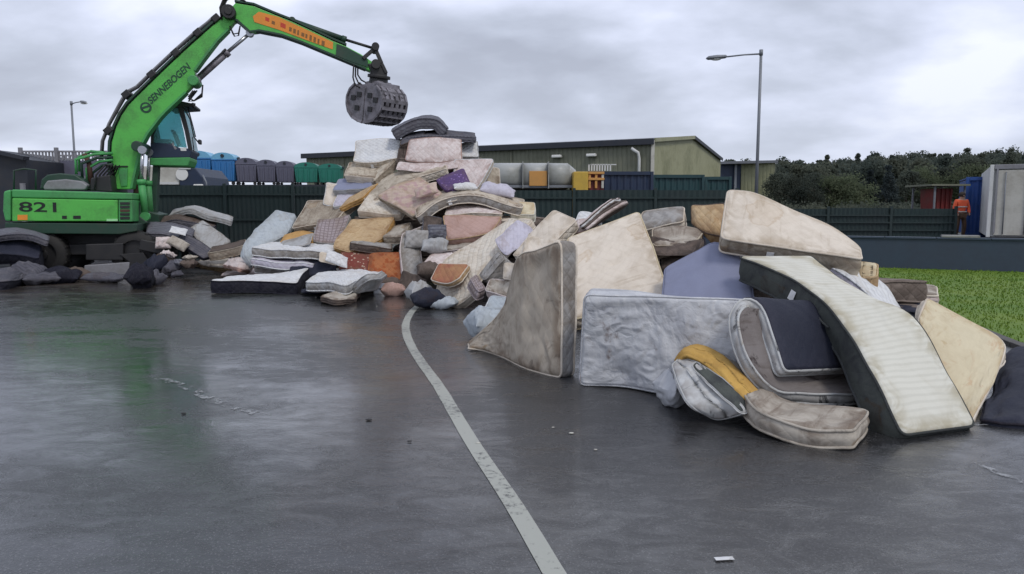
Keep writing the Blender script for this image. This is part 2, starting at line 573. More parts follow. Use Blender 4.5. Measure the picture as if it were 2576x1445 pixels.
M['leaf'] = leafmat("woodland_foliage", (0.085, 0.105, 0.09), (0.125, 0.135, 0.10))  # leaf colour lightened in place of distance haze
M['leaf2'] = leafmat("pale_green_foliage", (0.13, 0.165, 0.10), (0.17, 0.19, 0.115))
M['leaf3'] = leafmat("dark_conifer_foliage", (0.05, 0.065, 0.07), (0.07, 0.085, 0.08))


def asphalt():
    t = NT("wet_asphalt")
    o = t.obj()
    mp = t.n("ShaderNodeMapping"); t.l(o, mp.inputs[0])
    mp.inputs["Scale"].default_value = (0.55, 1.0, 1.0)
    mp.inputs["Rotation"].default_value = (0, 0, R(14))
    v = mp.outputs[0]
    big = t.noise(v, 0.33, 6, 0.6, 0.7)
    mid = t.noise(v, 1.9, 6, 0.66, 0.5)
    grit = t.noise(o, 95.0, 3, 0.7)
    agg = t.vor(o, 62.0)
    crk = t.noise(v, 5.0, 7, 0.7, 1.0)
    c = t.mix(t.ramp(big, (0.35, 0.68, 0.0, 1.0)), (0.017, 0.0175, 0.019), (0.040, 0.040, 0.042))
    c = t.mix(t.math('MULTIPLY', t.ramp(mid, (0.45, 0.75, 0.0, 1.0)), 0.55), c, (0.011, 0.011, 0.012))
    # brown oily mud where the machine works, plus its green reflection painted into the colour
    g = t.n("ShaderNodeVectorMath", operation='DISTANCE'); t.l(o, g.inputs[0]); g.inputs[1].default_value = (-6.6, 13.2, 0)
    gm = t.math('MULTIPLY', t.ramp(g.outputs["Value"], (0.5, 4.0, 1.0, 0.0)), t.ramp(mid, (0.38, 0.62, 0.0, 0.9)))
    c = t.mix(t.math('MULTIPLY', gm, 0.65), c, (0.028, 0.055, 0.034))
    g2 = t.n("ShaderNodeVectorMath", operation='DISTANCE'); t.l(o, g2.inputs[0]); g2.inputs[1].default_value = (-9.0, 16.3, 0)
    gm2 = t.math('MULTIPLY', t.ramp(g2.outputs["Value"], (2.0, 6.0, 1.0, 0.0)), t.ramp(mid, (0.35, 0.6, 0.2, 1.0)))
    c = t.mix(t.math('MULTIPLY', gm2, 0.7), c, (0.075, 0.055, 0.042))
    c = t.mix(t.math('MULTIPLY', t.ramp(agg, (0.10, 0.42, 1.0, 0.0)), 0.6), c, (0.13, 0.13, 0.135))
    c = t.mix(t.math('MULTIPLY', t.ramp(grit, (0.5, 0.8, 0.0, 1.0)), 0.35), c, (0.012, 0.012, 0.013))
    t.setc(c)
    wet = t.math('ADD', t.math('MULTIPLY', big, 0.6), t.math('MULTIPLY', crk, 0.4))
    t.rough(t.ramp(wet, (0.43, 0.57, 0.08, 0.36)))
    t.b.inputs["Specular IOR Level"].default_value = 0.62
    h = t.math('ADD', t.math('MULTIPLY', agg, -0.5), t.math('MULTIPLY', grit, 0.8))
    wm = t.ramp(wet, (0.38, 0.58, 0.18, 1.0))
    nb = t.bump(t.math('MULTIPLY', h, wm), 0.7, 0.006)
    film = t.ramp(t.math('ADD', t.math('MULTIPLY', big, 0.75), t.math('MULTIPLY', crk, 0.25)), (0.40, 0.60, 0.55, 0.06))
    t.l(film, t.b.inputs['Coat Weight'])
    t.b.inputs['Coat Roughness'].default_value = 0.10
    t.b.inputs['Coat IOR'].default_value = 1.33
    t.l(t.bump(mid, 0.14, 0.02, t.bump(grit, 0.10, 0.002)), t.b.inputs['Coat Normal'])
    nb = t.bump(crk, 0.16, 0.02, nb)
    nb = t.bump(mid, 0.30, 0.04, nb)
    t.l(nb, t.b.inputs["Normal"])
    return t.m


M['asphalt'] = asphalt()


def linepaint():
    t = NT("worn_line_paint")
    o = t.obj()
    n = t.noise(o, 22.0, 6, 0.7)
    n2 = t.noise(o, 1.6, 3, 0.5)
    f = t.ramp(t.math('ADD', t.math('MULTIPLY', n, 0.6), t.math('MULTIPLY', n2, 0.4)), (0.52, 0.60, 0.0, 0.85))
    t.setc(t.mix(f, (0.36, 0.37, 0.33), (0.07, 0.07, 0.07)))
    t.rough(0.45)
    t.l(t.bump(t.noise(o, 120, 3), 0.3, 0.003), t.b.inputs["Normal"])
    return t.m


def ghostpaint():
    t = NT("faded_line_paint")
    o = t.obj()
    n = t.noise(o, 9.0, 6, 0.75, 0.6)
    t.setc((0.32, 0.33, 0.34)); t.rough(0.4)
    t.l(t.ramp(n, (0.50, 0.58, 0.0, 0.75)), t.b.inputs["Alpha"])
    return t.m


M['line'] = linepaint()
M['ghost'] = ghostpaint()


def grassmat():
    t = NT("mown_grass")
    o = t.obj()
    n = t.noise(o, 0.9, 5, 0.6)
    n2 = t.noise(o, 14.0, 3, 0.6)
    c = t.mix(t.ramp(n, (0.35, 0.65, 0, 1)), (0.095, 0.175, 0.022), (0.14, 0.21, 0.03))
    c = t.mix(t.math('MULTIPLY', n2, 0.25), c, (0.09, 0.15, 0.015))
    t.setc(c); t.rough(0.7)
    t.b.inputs["Specular IOR Level"].default_value = 0.2
    return t.m


M['grass'] = grassmat()
t_ = NT("rough_ground"); t_.setc(t_.mix(t_.noise(t_.obj(), 0.1, 5), (0.04, 0.06, 0.03), (0.08, 0.085, 0.06))); t_.rough(0.9); M['field'] = t_.m


# ------------------------------------------------------------------ ground
def sheet(name, pts, mat, z=None, kind='structure', parent=None):
    b = MB()
    b.add([(p[0], p[1], p[2] if z is None else z) for p in pts], [tuple(range(len(pts)))])
    o = b.build(name, mat, parent)
    if kind: o["kind"] = kind
    return o


sheet("ground", [(-900, -400, 0), (900, -400, 0), (900, 1400, 0), (-900, 1400, 0)], M['field'], -0.03)
sheet("asphalt_yard", [(-45, -12, 0), (34, -12, 0), (34, 42, 0), (-45, 42, 0)], M['asphalt'], 0.0)

# retaining wall and raised yard at the right, lawn before it
WA, WB = Z(2190, 674), Z(2576, 686)
wd = (WB - WA); wd.z = 0; wd.normalize()
wn = Vector((-wd.y, wd.x, 0))          # away from the camera
WA2 = WA - wd * 13.0
WB2 = WB + wd * 16.0
E1, E2 = Z(2110, 688), Z(2576, 880)
ed = (E2 - E1).normalized()
E3 = E2 + ed * 9.0
gpoly = [E1, E3, E3 + wd * 20, WB2 - wn * 0.02, WA - wd * 1.5 - wn * 0.02]
sheet("lawn", gpoly, M['grass'], 0.012)


def inpoly(x, y, poly):
    r = False
    n = len(poly)
    for i in range(n):
        x1, y1, x2, y2 = poly[i][0], poly[i][1], poly[(i + 1) % n][0], poly[(i + 1) % n][1]
        if (y1 > y) != (y2 > y) and x < (x2 - x1) * (y - y1) / (y2 - y1) + x1:
            r = not r
    return r


def make_grass():
    xs0, xs1 = min(p[0] for p in gpoly), 17.0
    ys0, ys1 = 2.5, max(p[1] for p in gpoly)
    pts = []
    n = 0
    while n < 60000:
        x = rng.uniform(xs0, xs1); y = rng.uniform(ys0, ys1)
        n += 1
        if rng.random() > min(1.0, 12.0 / y): continue
        if inpoly(x, y, gpoly): pts.append((x, y))
    k = len(pts)
    p = np.array(pts)
    a = nrs.rand(k) * 6.283
    h = 0.018 + nrs.rand(k) * 0.028
    w = 0.005 + 0.0006 * p[:, 1]
    v = np.zeros((k, 3, 3))
    v[:, 0] = np.stack([p[:, 0] - np.cos(a) * w, p[:, 1] - np.sin(a) * w, np.full(k, 0.01)], 1)
    v[:, 1] = np.stack([p[:, 0] + np.cos(a) * w, p[:, 1] + np.sin(a) * w, np.full(k, 0.01)], 1)
    v[:, 2] = np.stack([p[:, 0] + (nrs.rand(k) - .5) * h, p[:, 1] + (nrs.rand(k) - .5) * h, 0.01 + h], 1)
    me = bpy.data.meshes.new("grass")
    me.from_pydata(v.reshape(-1, 3).tolist(), [], np.arange(3 * k).reshape(-1, 3).tolist())
    o = link("grass", me, M['grass'])
    tag(o, "short mown green grass of the lawn below the low blue wall", "grass", kind="stuff")


make_grass()

kerb = empty("kerb", E1, kind="structure")
L = (E3 - E1).length
k = 0
s = 0.0
while s < L - 0.9:
    a = E1 + ed * (s + 0.006); b2 = E1 + ed * (s + 0.906)
    b = MB()
    zt = 0.05 + rng.uniform(-0.004, 0.004)
    b.bar(a + Vector((0, 0, zt / 2 - 0.05)), b2 + Vector((0, 0, zt / 2 - 0.05)), 0.13, zt + 0.1)
    b.build("kerb_stone", M['kerb'], kerb, bevel=0.008)
    s += 0.912

wroot = empty("retaining_wall", WA, "long low blue-grey retaining wall behind the lawn with a pale coping", "wall")
b = MB()
b.prism([WA2, WB2, WB2 + wn * 0.25, WA2 + wn * 0.25], (0, 0, 0.80))
b.build("wall_face", M['wall'], wroot)
s = 0.0
Lw = (WB2 - WA2).length
while s < Lw - 1.2:
    a = WA2 + wd * (s + 0.008) + wn * 0.11; c_ = WA2 + wd * (s + 1.2) + wn * 0.11
    b = MB()
    b.bar(a + Vector((0, 0, 0.825)), c_ + Vector((0, 0, 0.825)), 0.30, 0.05)
    b.build("coping_stone", M['wall'] if rng.random() < 0.8 else M['greypaint'], wroot, bevel=0.006)
    s += 1.21
rp_ = [WA2 + wn * 0.25, WB2 + wn * 0.25, WB2 + wn * 40 + wd * 10, WA2 + wn * 12]
sheet("raised_yard", rp_, M['asphalt'], 0.46)


# ------------------------------------------------------------------ painted line
def ribbon(name, pts, w, mat, z, kind='structure', label=None, cat=None):
    pts = [Z(x, y) for x, y in pts]
    # catmull-rom refine
    out = []
    n = len(pts)
    for i in range(n - 1):
        p0, p1, p2, p3 = pts[max(i - 1, 0)], pts[i], pts[i + 1], pts[min(i + 2, n - 1)]
        for j in range(8):
            t = j / 8
            out.append(0.5 * ((2 * p1) + (p2 - p0) * t + (2 * p0 - 5 * p1 + 4 * p2 - p3) * t * t + (3 * p1 - p0 - 3 * p2 + p3) * t ** 3))
    out.append(pts[-1])
    vs_ = []; fs = []
    for i, p in enumerate(out):
        d = out[min(i + 1, len(out) - 1)] - out[max(i - 1, 0)]
        d.z = 0; d.normalize()
        nn = Vector((-d.y, d.x, 0)) * (w / 2) * (1 + 0.08 * mnoise.noise(p * 3))
        vs_ += [(p.x + nn.x, p.y + nn.y, z), (p.x - nn.x, p.y - nn.y, z)]
        if i: fs.append((2 * i - 2, 2 * i - 1, 2 * i + 1, 2 * i))
    b = MB(); b.add(vs_, fs)
    o = b.build(name, mat)
    o["kind"] = kind
    return o


ribbon("painted_line", [(1470, 1570), (1395, 1445), (1290, 1268), (1185, 1110), (1105, 975), (1062, 915), (1035, 872), (1022, 838), (1022, 812), (1036, 785), (1060, 762)], 0.105, M['line'], 0.004)
ribbon("painted_line", [(1040, 884), (1022, 858), (1017, 834), (1020, 815)], 0.05, M['line'], 0.008)
ribbon("painted_line", [(400, 952), (470, 975), (520, 1000), (600, 1028), (680, 1050)], 0.10, M['ghost'], 0.004)
ribbon("painted_line", [(2440, 1070), (2576, 1063), (2760, 1060)], 0.06, M['ghost'], 0.004)
ribbon("painted_line", [(2460, 1165), (2510, 1190), (2576, 1215)], 0.06, M['ghost'], 0.004)


# ------------------------------------------------------------------ lamp posts
def lamp_post(label, base, h, arm, side, headz):
    r = empty("lamp_post", base, label, "lamp post")
    b = MB(); b.tube([base, base + Vector((0, 0, 1.2))], 0.085, 12)
    b.build("post_base", M['greysteel'], r)
    b = MB(); b.tube([base + Vector((0, 0, 1.2)), base + Vector((0, 0, h * 0.6)), base + Vector((0, 0, h))], [0.07, 0.062, 0.055], 12)
    b.cyl(base + Vector((0, 0, h - 0.06)), base + Vector((0, 0, h + 0.16)), 0.075, 0.075, 12)
    b.build("column", M['greysteel'], r)
    top = base + Vector((0, 0, h))
    tip = base + Vector((side * arm * 0.62, -0.05, headz))
    b = MB(); b.tube([top, top.lerp(tip, 0.5) + Vector((0, 0, 0.02)), tip], [0.035, 0.03, 0.03], 8)
    b.build("arm", M['greysteel'], r)
    e = base + Vector((side * arm, -0.05, headz - 0.07))
    b = MB()
    pr = [(0.0, 0.04), (0.08, 0.10), (0.5, 0.13), (0.9, 0.11), (1.0, 0.04)]
    vs_ = []; n = 10
    for t, rr in pr:
        c_ = tip.lerp(e, t)
        for i in range(n):
            a = 2 * math.pi * i / n
            vs_.append((c_.x, c_.y + math.cos(a) * rr * 1.2, c_.z + math.sin(a) * rr * (0.55 if math.sin(a) < 0 else 0.8)))
    fs = [(k * n + i, (k + 1) * n + i, (k + 1) * n + (i + 1) % n, k * n + (i + 1) % n) for k in range(len(pr) - 1) for i in range(n)]
    b.add(vs_, fs, True); b.add(vs_, [tuple(range(n)), tuple(range(len(pr) * n - 1, (len(pr) - 1) * n - 1, -1))])
    hd = b.build("lamp_head", M['greysteel'], r)
    b = MB(); mid = tip.lerp(e, 0.55); b.ball(mid - Vector((0, 0, 0.05)), 0.2, 10, 6, (1.1, 0.55, 0.3))
    b.build("lens", M['lens'], hd)
    return r


lb = P(1903, 470, 30.0); lb.z = 0
lt = P(1917, 136, 30.0)
lh = P(1815, 148, 30)
ext = P(1778, 151, 30)
lamp_post("tall grey lamp post standing behind the big cream mattress with its arm over the shed", lb, lt.z, lt.x - ext.x, -1, lt.z - 0.12)
lb = P(187, 385, 45.0); lb.z = 0
lt = P(184, 262, 45.0)
lamp_post("small distant lamp post seen above the excavator's engine deck", lb, lt.z, 0.95, 1, lt.z + 0.12)


# ------------------------------------------------------------------ industrial sheds
def cladding_wall(name, A, B, z0, z1f, mat, parent, pitch=0.33, nrm=None, rec=0.035):
    """trapezoidal sheet: z1f(t) gives the top"""
    A = Vector(A); B = Vector(B)
    d = B - A; Lw_ = d.length; d.normalize()
    n = int(Lw_ / pitch)
    vs_ = []; fs = []
    nn = nrm.normalized()
    k = 0
    for i in range(n):
        for f, o_ in ((0.0, 0), (0.55, 0), (0.68, -rec), (0.87, -rec)):
            t = (i + f) / n
            p = A + d * (Lw_ * t) + nn * o_
            vs_.append((p.x, p.y, z0)); vs_.append((p.x, p.y, z1f(t)))
            k += 1
    p = B; vs_.append((p.x, p.y, z0)); vs_.append((p.x, p.y, z1f(1.0)))
    for i in range(k):
        fs.append((2 * i, 2 * i + 2, 2 * i + 3, 2 * i + 1))
    b = MB(); b.add(vs_, fs)
    return b.build(name, mat, parent)


A = Vector((9.3, 49.8, 0)); B_ = Vector((19.4, 69.6, 0))
gdir = (B_ - A).normalized()
sdir_ = Vector((-gdir.y, gdir.x, 0))
C_ = A + sdir_ * 30.0
D_ = B_ + sdir_ * 30.0
EV, RG = 6.1, 7.2
shed = empty("warehouse", A, "long olive-green clad warehouse with a dark roof edge behind the mattress pile", "warehouse")
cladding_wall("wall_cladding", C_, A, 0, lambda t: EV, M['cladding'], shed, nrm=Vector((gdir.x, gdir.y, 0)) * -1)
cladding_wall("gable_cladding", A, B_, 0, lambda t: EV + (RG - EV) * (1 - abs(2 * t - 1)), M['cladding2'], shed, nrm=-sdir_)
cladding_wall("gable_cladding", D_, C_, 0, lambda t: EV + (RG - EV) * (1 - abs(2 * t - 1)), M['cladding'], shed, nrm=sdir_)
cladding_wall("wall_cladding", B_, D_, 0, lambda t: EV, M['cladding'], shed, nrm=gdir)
up = Vector((0, 0, 1))
rdg0 = A.lerp(B_, .5) + up * RG; rdg1 = C_.lerp(D_, .5) + up * RG
ov = -sdir_ * 0.15
for (e0, e1) in ((A, C_), (B_, D_)):
    out_ = (e0 - A.lerp(B_, .5)).normalized() * 0.25
    b = MB()
    b.prism([e0 + up * (EV + 0.02) + out_ + ov, e1 + up * (EV + 0.02) + out_ - ov, rdg1 + up * 0.06 - ov, rdg0 + up * 0.06 + ov], (0, 0, 0.07))
    b.build("roof", M['roofgrey'], shed)
# eaves fascia / gutter, verge trims
b = MB(); b.bar(A + up * (EV - 0.10) - gdir * 0.28 - sdir_ * .2, C_ + up * (EV - 0.10) - gdir * 0.28 + sdir_ * .3, 0.16, 0.40); b.build("eaves_gutter", M['roofdark'], shed, bevel=0.02)
for e0 in (A, B_):
    b = MB(); b.bar(e0 + up * (EV + 0.02) - sdir_ * 0.19, rdg0 + up * 0.02 - sdir_ * 0.19, 0.06, 0.26); b.build("verge_trim", M['roofdark'] if e0 is B_ else M['cladding2'], shed)
b = MB(); b.bar(A - gdir * 0.06 - sdir_ * 0.06, A - gdir * 0.06 - sdir_ * 0.06 + up * EV, 0.22, 0.22); b.build("corner_flashing", M['cream'], shed)
dp = A + sdir_ * 1.3 - gdir * 0.2
b = MB(); b.tube([dp + up * 5.6 - gdir * .2, dp + up * 5.3 - gdir * .1 - sdir_ * .45, dp + up * 4.9 - sdir_ * .5, dp + up * 0.1 - sdir_ * .5], 0.10, 8)
b.build("downpipe", M['white'], shed)
for s_ in (4.2, 6.8):
    q = A + sdir_ * s_ - gdir * 0.2 + up * 5.25
    b = MB(); b.box(q, (0.7, 0.35, 0.2), rz=math.atan2(sdir_.y, sdir_.x)); b.build("wall_light", M['lens'], shed, bevel=0.05)
for s_ in (10.5, 20.0, 26.0):
    q = A + sdir_ * s_ - gdir * 0.05
    b = MB(); b.bar(q + up * 0.1, q + up * 5.8, 0.1, 0.1); b.build("downpipe", M['cladding'], shed)

s2 = empty("storage_shed", P(1880, 500, 75) * 1.0, "smaller olive shed with a pale upright in front, right of the warehouse gable", "shed")
q0, q1 = P(1812, 500, 74), P(1946, 500, 72)
q0.z = q1.z = 0
ztop = P(1880, 412, 73).z
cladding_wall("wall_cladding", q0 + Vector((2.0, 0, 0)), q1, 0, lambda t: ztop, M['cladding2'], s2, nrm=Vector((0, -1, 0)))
b = MB(); b.prism([q0 + up * .01, q1 + up * .01, q1 + Vector((0, 14, .01)), q0 + Vector((0, 14, .01))], (0, 0, 0.01)); b.build("floor_slab", M['concrete'], s2)
b = MB(); b.prism([q0 + up * ztop + Vector((-.2, -.3, 0)), q1 + up * ztop + Vector((.2, -.3, 0)), q1 + Vector((.2, 14, ztop)), q0 + Vector((-.2, 14, ztop))], (0, 0, 0.25)); b.build("roof", M['roofgrey'], s2)
b = MB(); b.box(q0 + Vector((1.0, 0.4, ztop / 2)), (2.0, 0.5, ztop)); b.build("dark_doorway", M['navy'], s2)
b = MB(); b.box(q0 + Vector((1.4, -0.1, ztop / 2)), (0.22, 0.2, ztop)); b.build("door_post", M['greysteel'], s2)
b = MB(); b.bar(q1 + Vector((0, .2, 0)), q1 + Vector((0, .2, ztop)), 0.2, 0.2); b.bar(q1 + Vector((0, 14, 0)), q1 + Vector((0, 14, ztop)), 0.2, 0.2); b.build("corner_post", M['cladding'], s2)


# ------------------------------------------------------------------ fences
def sheet_fence(label, A_, B2, h, name="sheet_fence", z0=0.0, panel=2.4, mat='fence', lean=0.0):
    A_ = Vector(A_); B2 = Vector(B2)
    r = empty(name, (A_.x, A_.y, z0), label, "fence")
    d = B2 - A_; L_ = d.length; d.normalize()
    nn = Vector((d.y, -d.x, 0))
    if nn.y > 0: nn = -nn
    n = max(1, int(round(L_ / panel)))
    w = L_ / n
    for i in range(n):
        a = A_ + d * (w * i + 0.05); b1 = A_ + d * (w * (i + 1) - 0.05)
        hh = h + rng.uniform(-0.02, 0.03)
        vs_ = []; fs = []; m = 14
        for j in range(m * 2 + 1):
            t = j / (m * 2)
            o_ = 0.018 if (j // 1) % 2 else -0.012
            p = a.lerp(b1, t) + nn * o_
            vs_ += [(p.x, p.y, z0 + 0.06), (p.x, p.y, z0 + hh)]
            if j: fs.append((2 * j - 2, 2 * j, 2 * j + 1, 2 * j - 1))
        b = MB(); b.add(vs_, fs); b.build("panel", M[mat], r)
        for zz_ in (0.35, h * 0.55, h - 0.25):
            b = MB(); b.bar(a + nn * 0.05 + up * (z0 + zz_), b1 + nn * 0.05 + up * (z0 + zz_), 0.05, 0.05)
            b.build("rail", M[mat], r)
    for i in range(n + 1):
        p = A_ + d * (w * i) + nn * 0.02
        b = MB(); b.box((p.x, p.y, z0 + h / 2 + 0.04), (0.09, 0.09, h + 0.08), rz=math.atan2(d.y, d.x))
        b.build("post", M[mat], r)
    return r


fl = P(395, 600, 22.5); fr = P(905, 600, 23.5)
sheet_fence("dark green sheeted fence between the excavator and the tall pile", (fl.x, 22.5, 0), (fr.x, 23.5, 0), 2.28)
fl = P(1240, 600, 25); fr = P(1850, 600, 25)
sheet_fence("dark green sheeted fence behind the right shoulder of the pile", (fl.x, 25, 0), (fr.x, 25, 0), 2.2)
fl = P(1935, 560, 27.5); fr = P(2415, 560, 26.5)
sheet_fence("dark blue-green fence standing behind the low wall at the right", (fl.x, 27.8, 0), (fr.x, 26.8, 0), 1.14, z0=0.46)


# ------------------------------------------------------------------ shipping containers and vehicles beyond the fences
def container(label, px0, px1, pytop, d, h, depth, mat, name="shipping_container", rz=0.0, z0=0.0):
    a, c_ = P(px0, 500, d), P(px1, 500, d)
    w = c_.x - a.x
    zt = P((px0 + px1) / 2, pytop, d).z
    zb = zt - h
    r = empty(name, (a.x, d, max(zb, z0)), label, "container")
    zb = z0
    b = MB()
    vs_ = []; fs = []
    m = max(4, int(w / 0.28))
    for j in range(m * 4 + 1):
        t = j / (m * 4)
        o_ = (0, 0, 0.04, 0.04)[j % 4]
        vs_ += [(a.x + 0.08 + (w - 0.16) * t, d + o_ + 0.02, zb + 0.12), (a.x + 0.08 + (w - 0.16) * t, d + o_ + 0.02, zt - 0.12)]
        if j: fs.append((2 * j - 2, 2 * j, 2 * j + 1, 2 * j - 1))
    b.add(vs_, fs); b.build("front_panel", mat, r)
    for xx in (a.x + 0.045, c_.x - 0.045):
        b = MB(); b.box((xx, d + depth / 2 + 0.05, (zb + zt) / 2), (0.03, depth - 0.1, zt - zb - 0.24)); b.build("side_panel", mat, r)
    b = MB(); b.box((a.x + w / 2, d + depth / 2, zt - 0.06), (w - 0.02, depth, 0.05)); b.build("roof", mat, r)
    for xx in (a.x + 0.05, c_.x - 0.05):
        b = MB(); b.box((xx, d, (zb + zt) / 2), (0.12, 0.12, zt - zb)); b.build("corner_post", mat, r, bevel=0.01)
    for zz_ in (zb + 0.07, zt - 0.07):
        b = MB(); b.box((a.x + w / 2, d, zz_), (w - 0.24, 0.1, 0.14)); b.build("end_rail", mat, r)
    r.rotation_euler = (0, 0, rz)
    return r, a, c_, zt


container("dark navy container between the yellow cabin and the warehouse gable", 1500, 1642, 432, 31, 2.6, 5, M['navy'])
container("dark teal container beneath the warehouse gable", 1640, 1770, 440, 33, 2.6, 5, M['teal'])
container("narrow dark teal container at the far right of the container row", 1772, 1838, 445, 34.5, 2.6, 5, M['teal'])
container("upright bright blue container beside the white lorry box", 2428, 2560, 446, 31.0, 3.0, 3, M['blue'], z0=0.46, rz=R(-26))


def wheel(parent, c, r, w, axis=(0, 1, 0), rimmat='greysteel', name="wheel"):
    ax = Vector(axis).normalized(); c = Vector(c)
    b = MB()
    a_ = ax.cross(up).normalized()
    prof = [(-w / 2, r * 0.6), (-w / 2, r * 0.93), (-w * 0.38, r), (w * 0.38, r), (w / 2, r * 0.93), (w / 2, r * 0.6)]
    n = 22; vs_ = []
    for (o_, rr) in prof:
        for i in range(n):
            t = 2 * math.pi * i / n
            vs_.append(c + ax * o_ + (a_ * math.cos(t) + up * math.sin(t)) * rr)
    m = len(prof)
    fs = [(k_ * n + i, (k_ + 1) * n + i, (k_ + 1) * n + (i + 1) % n, k_ * n + (i + 1) % n) for k_ in range(m - 1) for i in range(n)]
    b.add(vs_, fs, True)
    ty = b.build(name, M['rubber'], parent)
    b = MB(); b.cyl(c - ax * (w * 0.3), c + ax * (w * 0.3), r * 0.6, r * 0.6, 18)
    b.cyl(c - ax * (w * 0.42), c + ax * (w * 0.42), r * 0.22, r * 0.22, 12)
    b.build("rim", M[rimmat], ty)
    # tread lugs
    b = MB()
    for i in range(18):
        t = 2 * math.pi * i / 18
        q = c + (a_ * math.cos(t) + up * math.sin(t)) * r
        b.bar(q - ax * w * 0.45, q + ax * w * 0.45, 0.05 * r / 0.5, 0.03, up=(a_ * math.cos(t) + up * math.sin(t)))
    o = b.build("tread", M['rubber'], ty)
    return ty


# road tanker with orange panel
def tanker():
    d = 29.0
    x0, x1 = P(1238, 500, d).x, P(1452, 500, d).x
    zt, zb = P(1350, 418, d).z, P(1350, 468, d).z
    r = empty("tank_lorry", ((x0 + x1) / 2, d, 0), "long grey-white rounded tanker body with an orange panel parked behind the fence", "lorry")
    zc, hr = (zt + zb) / 2 + 0.02, (zt - zb) / 2 + 0.14
    n = 24

    def drum(a, c, r0, r1, name, mat):
        b = MB(); vs_ = []
        st = [(a, r0), (a + (c - a) * 0.5, (r0 + r1) / 2 if r0 != r1 else r0), (c, r1)]
        for x, rr in st:
            for i in range(n):
                t = 2 * math.pi * i / n
                cy_, sy_ = math.cos(t), math.sin(t)
                vs_.append((x, d + 1.1 + 1.1 * rr * math.copysign(abs(cy_) ** 0.6, cy_), zc + hr * rr * math.copysign(abs(sy_) ** 0.6, sy_)))
        m = len(st)
        fs = [(k_ * n + i, (k_ + 1) * n + i, (k_ + 1) * n + (i + 1) % n, k_ * n + (i + 1) % n) for k_ in range(m - 1) for i in range(n)]
        b.add(vs_, fs, True); b.add(vs_, [tuple(range(n)), tuple(range(m * n - 1, (m - 1) * n - 1, -1))])
        return b.build(name, mat, r)
    xs = [x0, x0 + (x1 - x0) * 0.36, x0 + (x1 - x0) * 0.66, x0 + (x1 - x0) * 0.9, x1]
    drum(xs[0], xs[1] - .005, 1, 1, "tank_shell", M['tank'])
    drum(xs[1], xs[2] - .005, 1.0, 1.0, "tank_shell", M['tank'])
    drum(xs[2], xs[3], 1, 0.98, "tank_shell", M['tank'])
    drum(xs[3], xs[4], 0.98, 0.5, "tank_end", M['tank'])
    b = MB(); b.box(((xs[1] + xs[2]) / 2 + .1, d - 0.06, zc - 0.12), (xs[2] - xs[1] - 0.3, 0.04, hr * 1.1)); b.build("orange_panel", M['orangetank'], r, bevel=0.01)
    for x in xs[1:3]:
        b = MB(); b.box((x, d + 0.9, zc), (0.03, 2.26, hr * 2.01)); b.build("hoop", M['tank'], r, bevel=0.02)
    b = MB(); b.box(((x0 + x1) / 2, d + 1.1, zb - 0.25), (x1 - x0, 1.0, 0.25)); b.build("chassis", M['black'], r)
    b = MB(); b.bar((x0, d, zb - 0.02), (x1, d, zb - 0.02), 0.05, 0.1); b.build("side_rail", M['greysteel'], r)
    for x in (x0 + 0.6, x0 + 1.7, x1 - 0.7):
        wheel(r, (x, d + 0.2, 0.5), 0.5, 0.3)
    for x in (x0 + 0.6, x1 - 0.7):
        b = MB(); b.box((x, d + 1.1, (zb - .3) / 2 + 0.3), (0.3, 0.9, zb - 0.9)); b.build("subframe", M['black'], r)


tanker()


def yellow_cabin():
    d = 28.5
    x0, x1 = P(1442, 500, d).x, P(1520, 500, d).x
    zt, zb = P(1480, 432, d).z, P(1480, 474, d).z
    r = empty("site_cabin", ((x0 + x1) / 2, d, 0), "small yellow cabin with a dark red opening beside the tanker", "cabin")
    xm = x0 + (x1 - x0) * 0.48
    b = MB(); b.box(((x0 + xm) / 2, d + 1, (zt + 0) / 2), (xm - x0, 2, zt)); b.build("body", M['yellow'], r, bevel=0.03)
    b = MB(); b.box(((xm + x1) / 2, d + 1.1, zt / 2 - 0.02), (x1 - xm - .01, 1.8, zt - 0.1)); b.build("recess", M['red'], r)
    for x in (xm + 0.06, (xm + x1) / 2, x1 - 0.06):
        b = MB(); b.box((x, d + 0.12, (zt + zb) / 2), (0.09, 0.12, zt - zb)); b.build("door_post", M['orangetank'] if x < x1 - .1 else M['cream'], r, bevel=0.01)
    for z_ in (zt - 0.05, zt - 0.28):
        b = MB(); b.box(((xm + x1) / 2, d + 0.08, z_), (x1 - xm, 0.12, 0.09)); b.build("cross_rail", M['orangetank'], r, bevel=0.01)
    b = MB()
    for i in range(9):
        x = xm + (x1 - xm) * (i + .5) / 6
        b.box((x, d + .3, zt + 0.16), (0.05, 0.05, 0.24))
    b.box(((xm + x1) / 2 + .3, d + .3, zt + 0.28), ((x1 - xm) * 1.6, 0.05, 0.04))
    b.build("guard_rail", M['white'], r)


yellow_cabin()


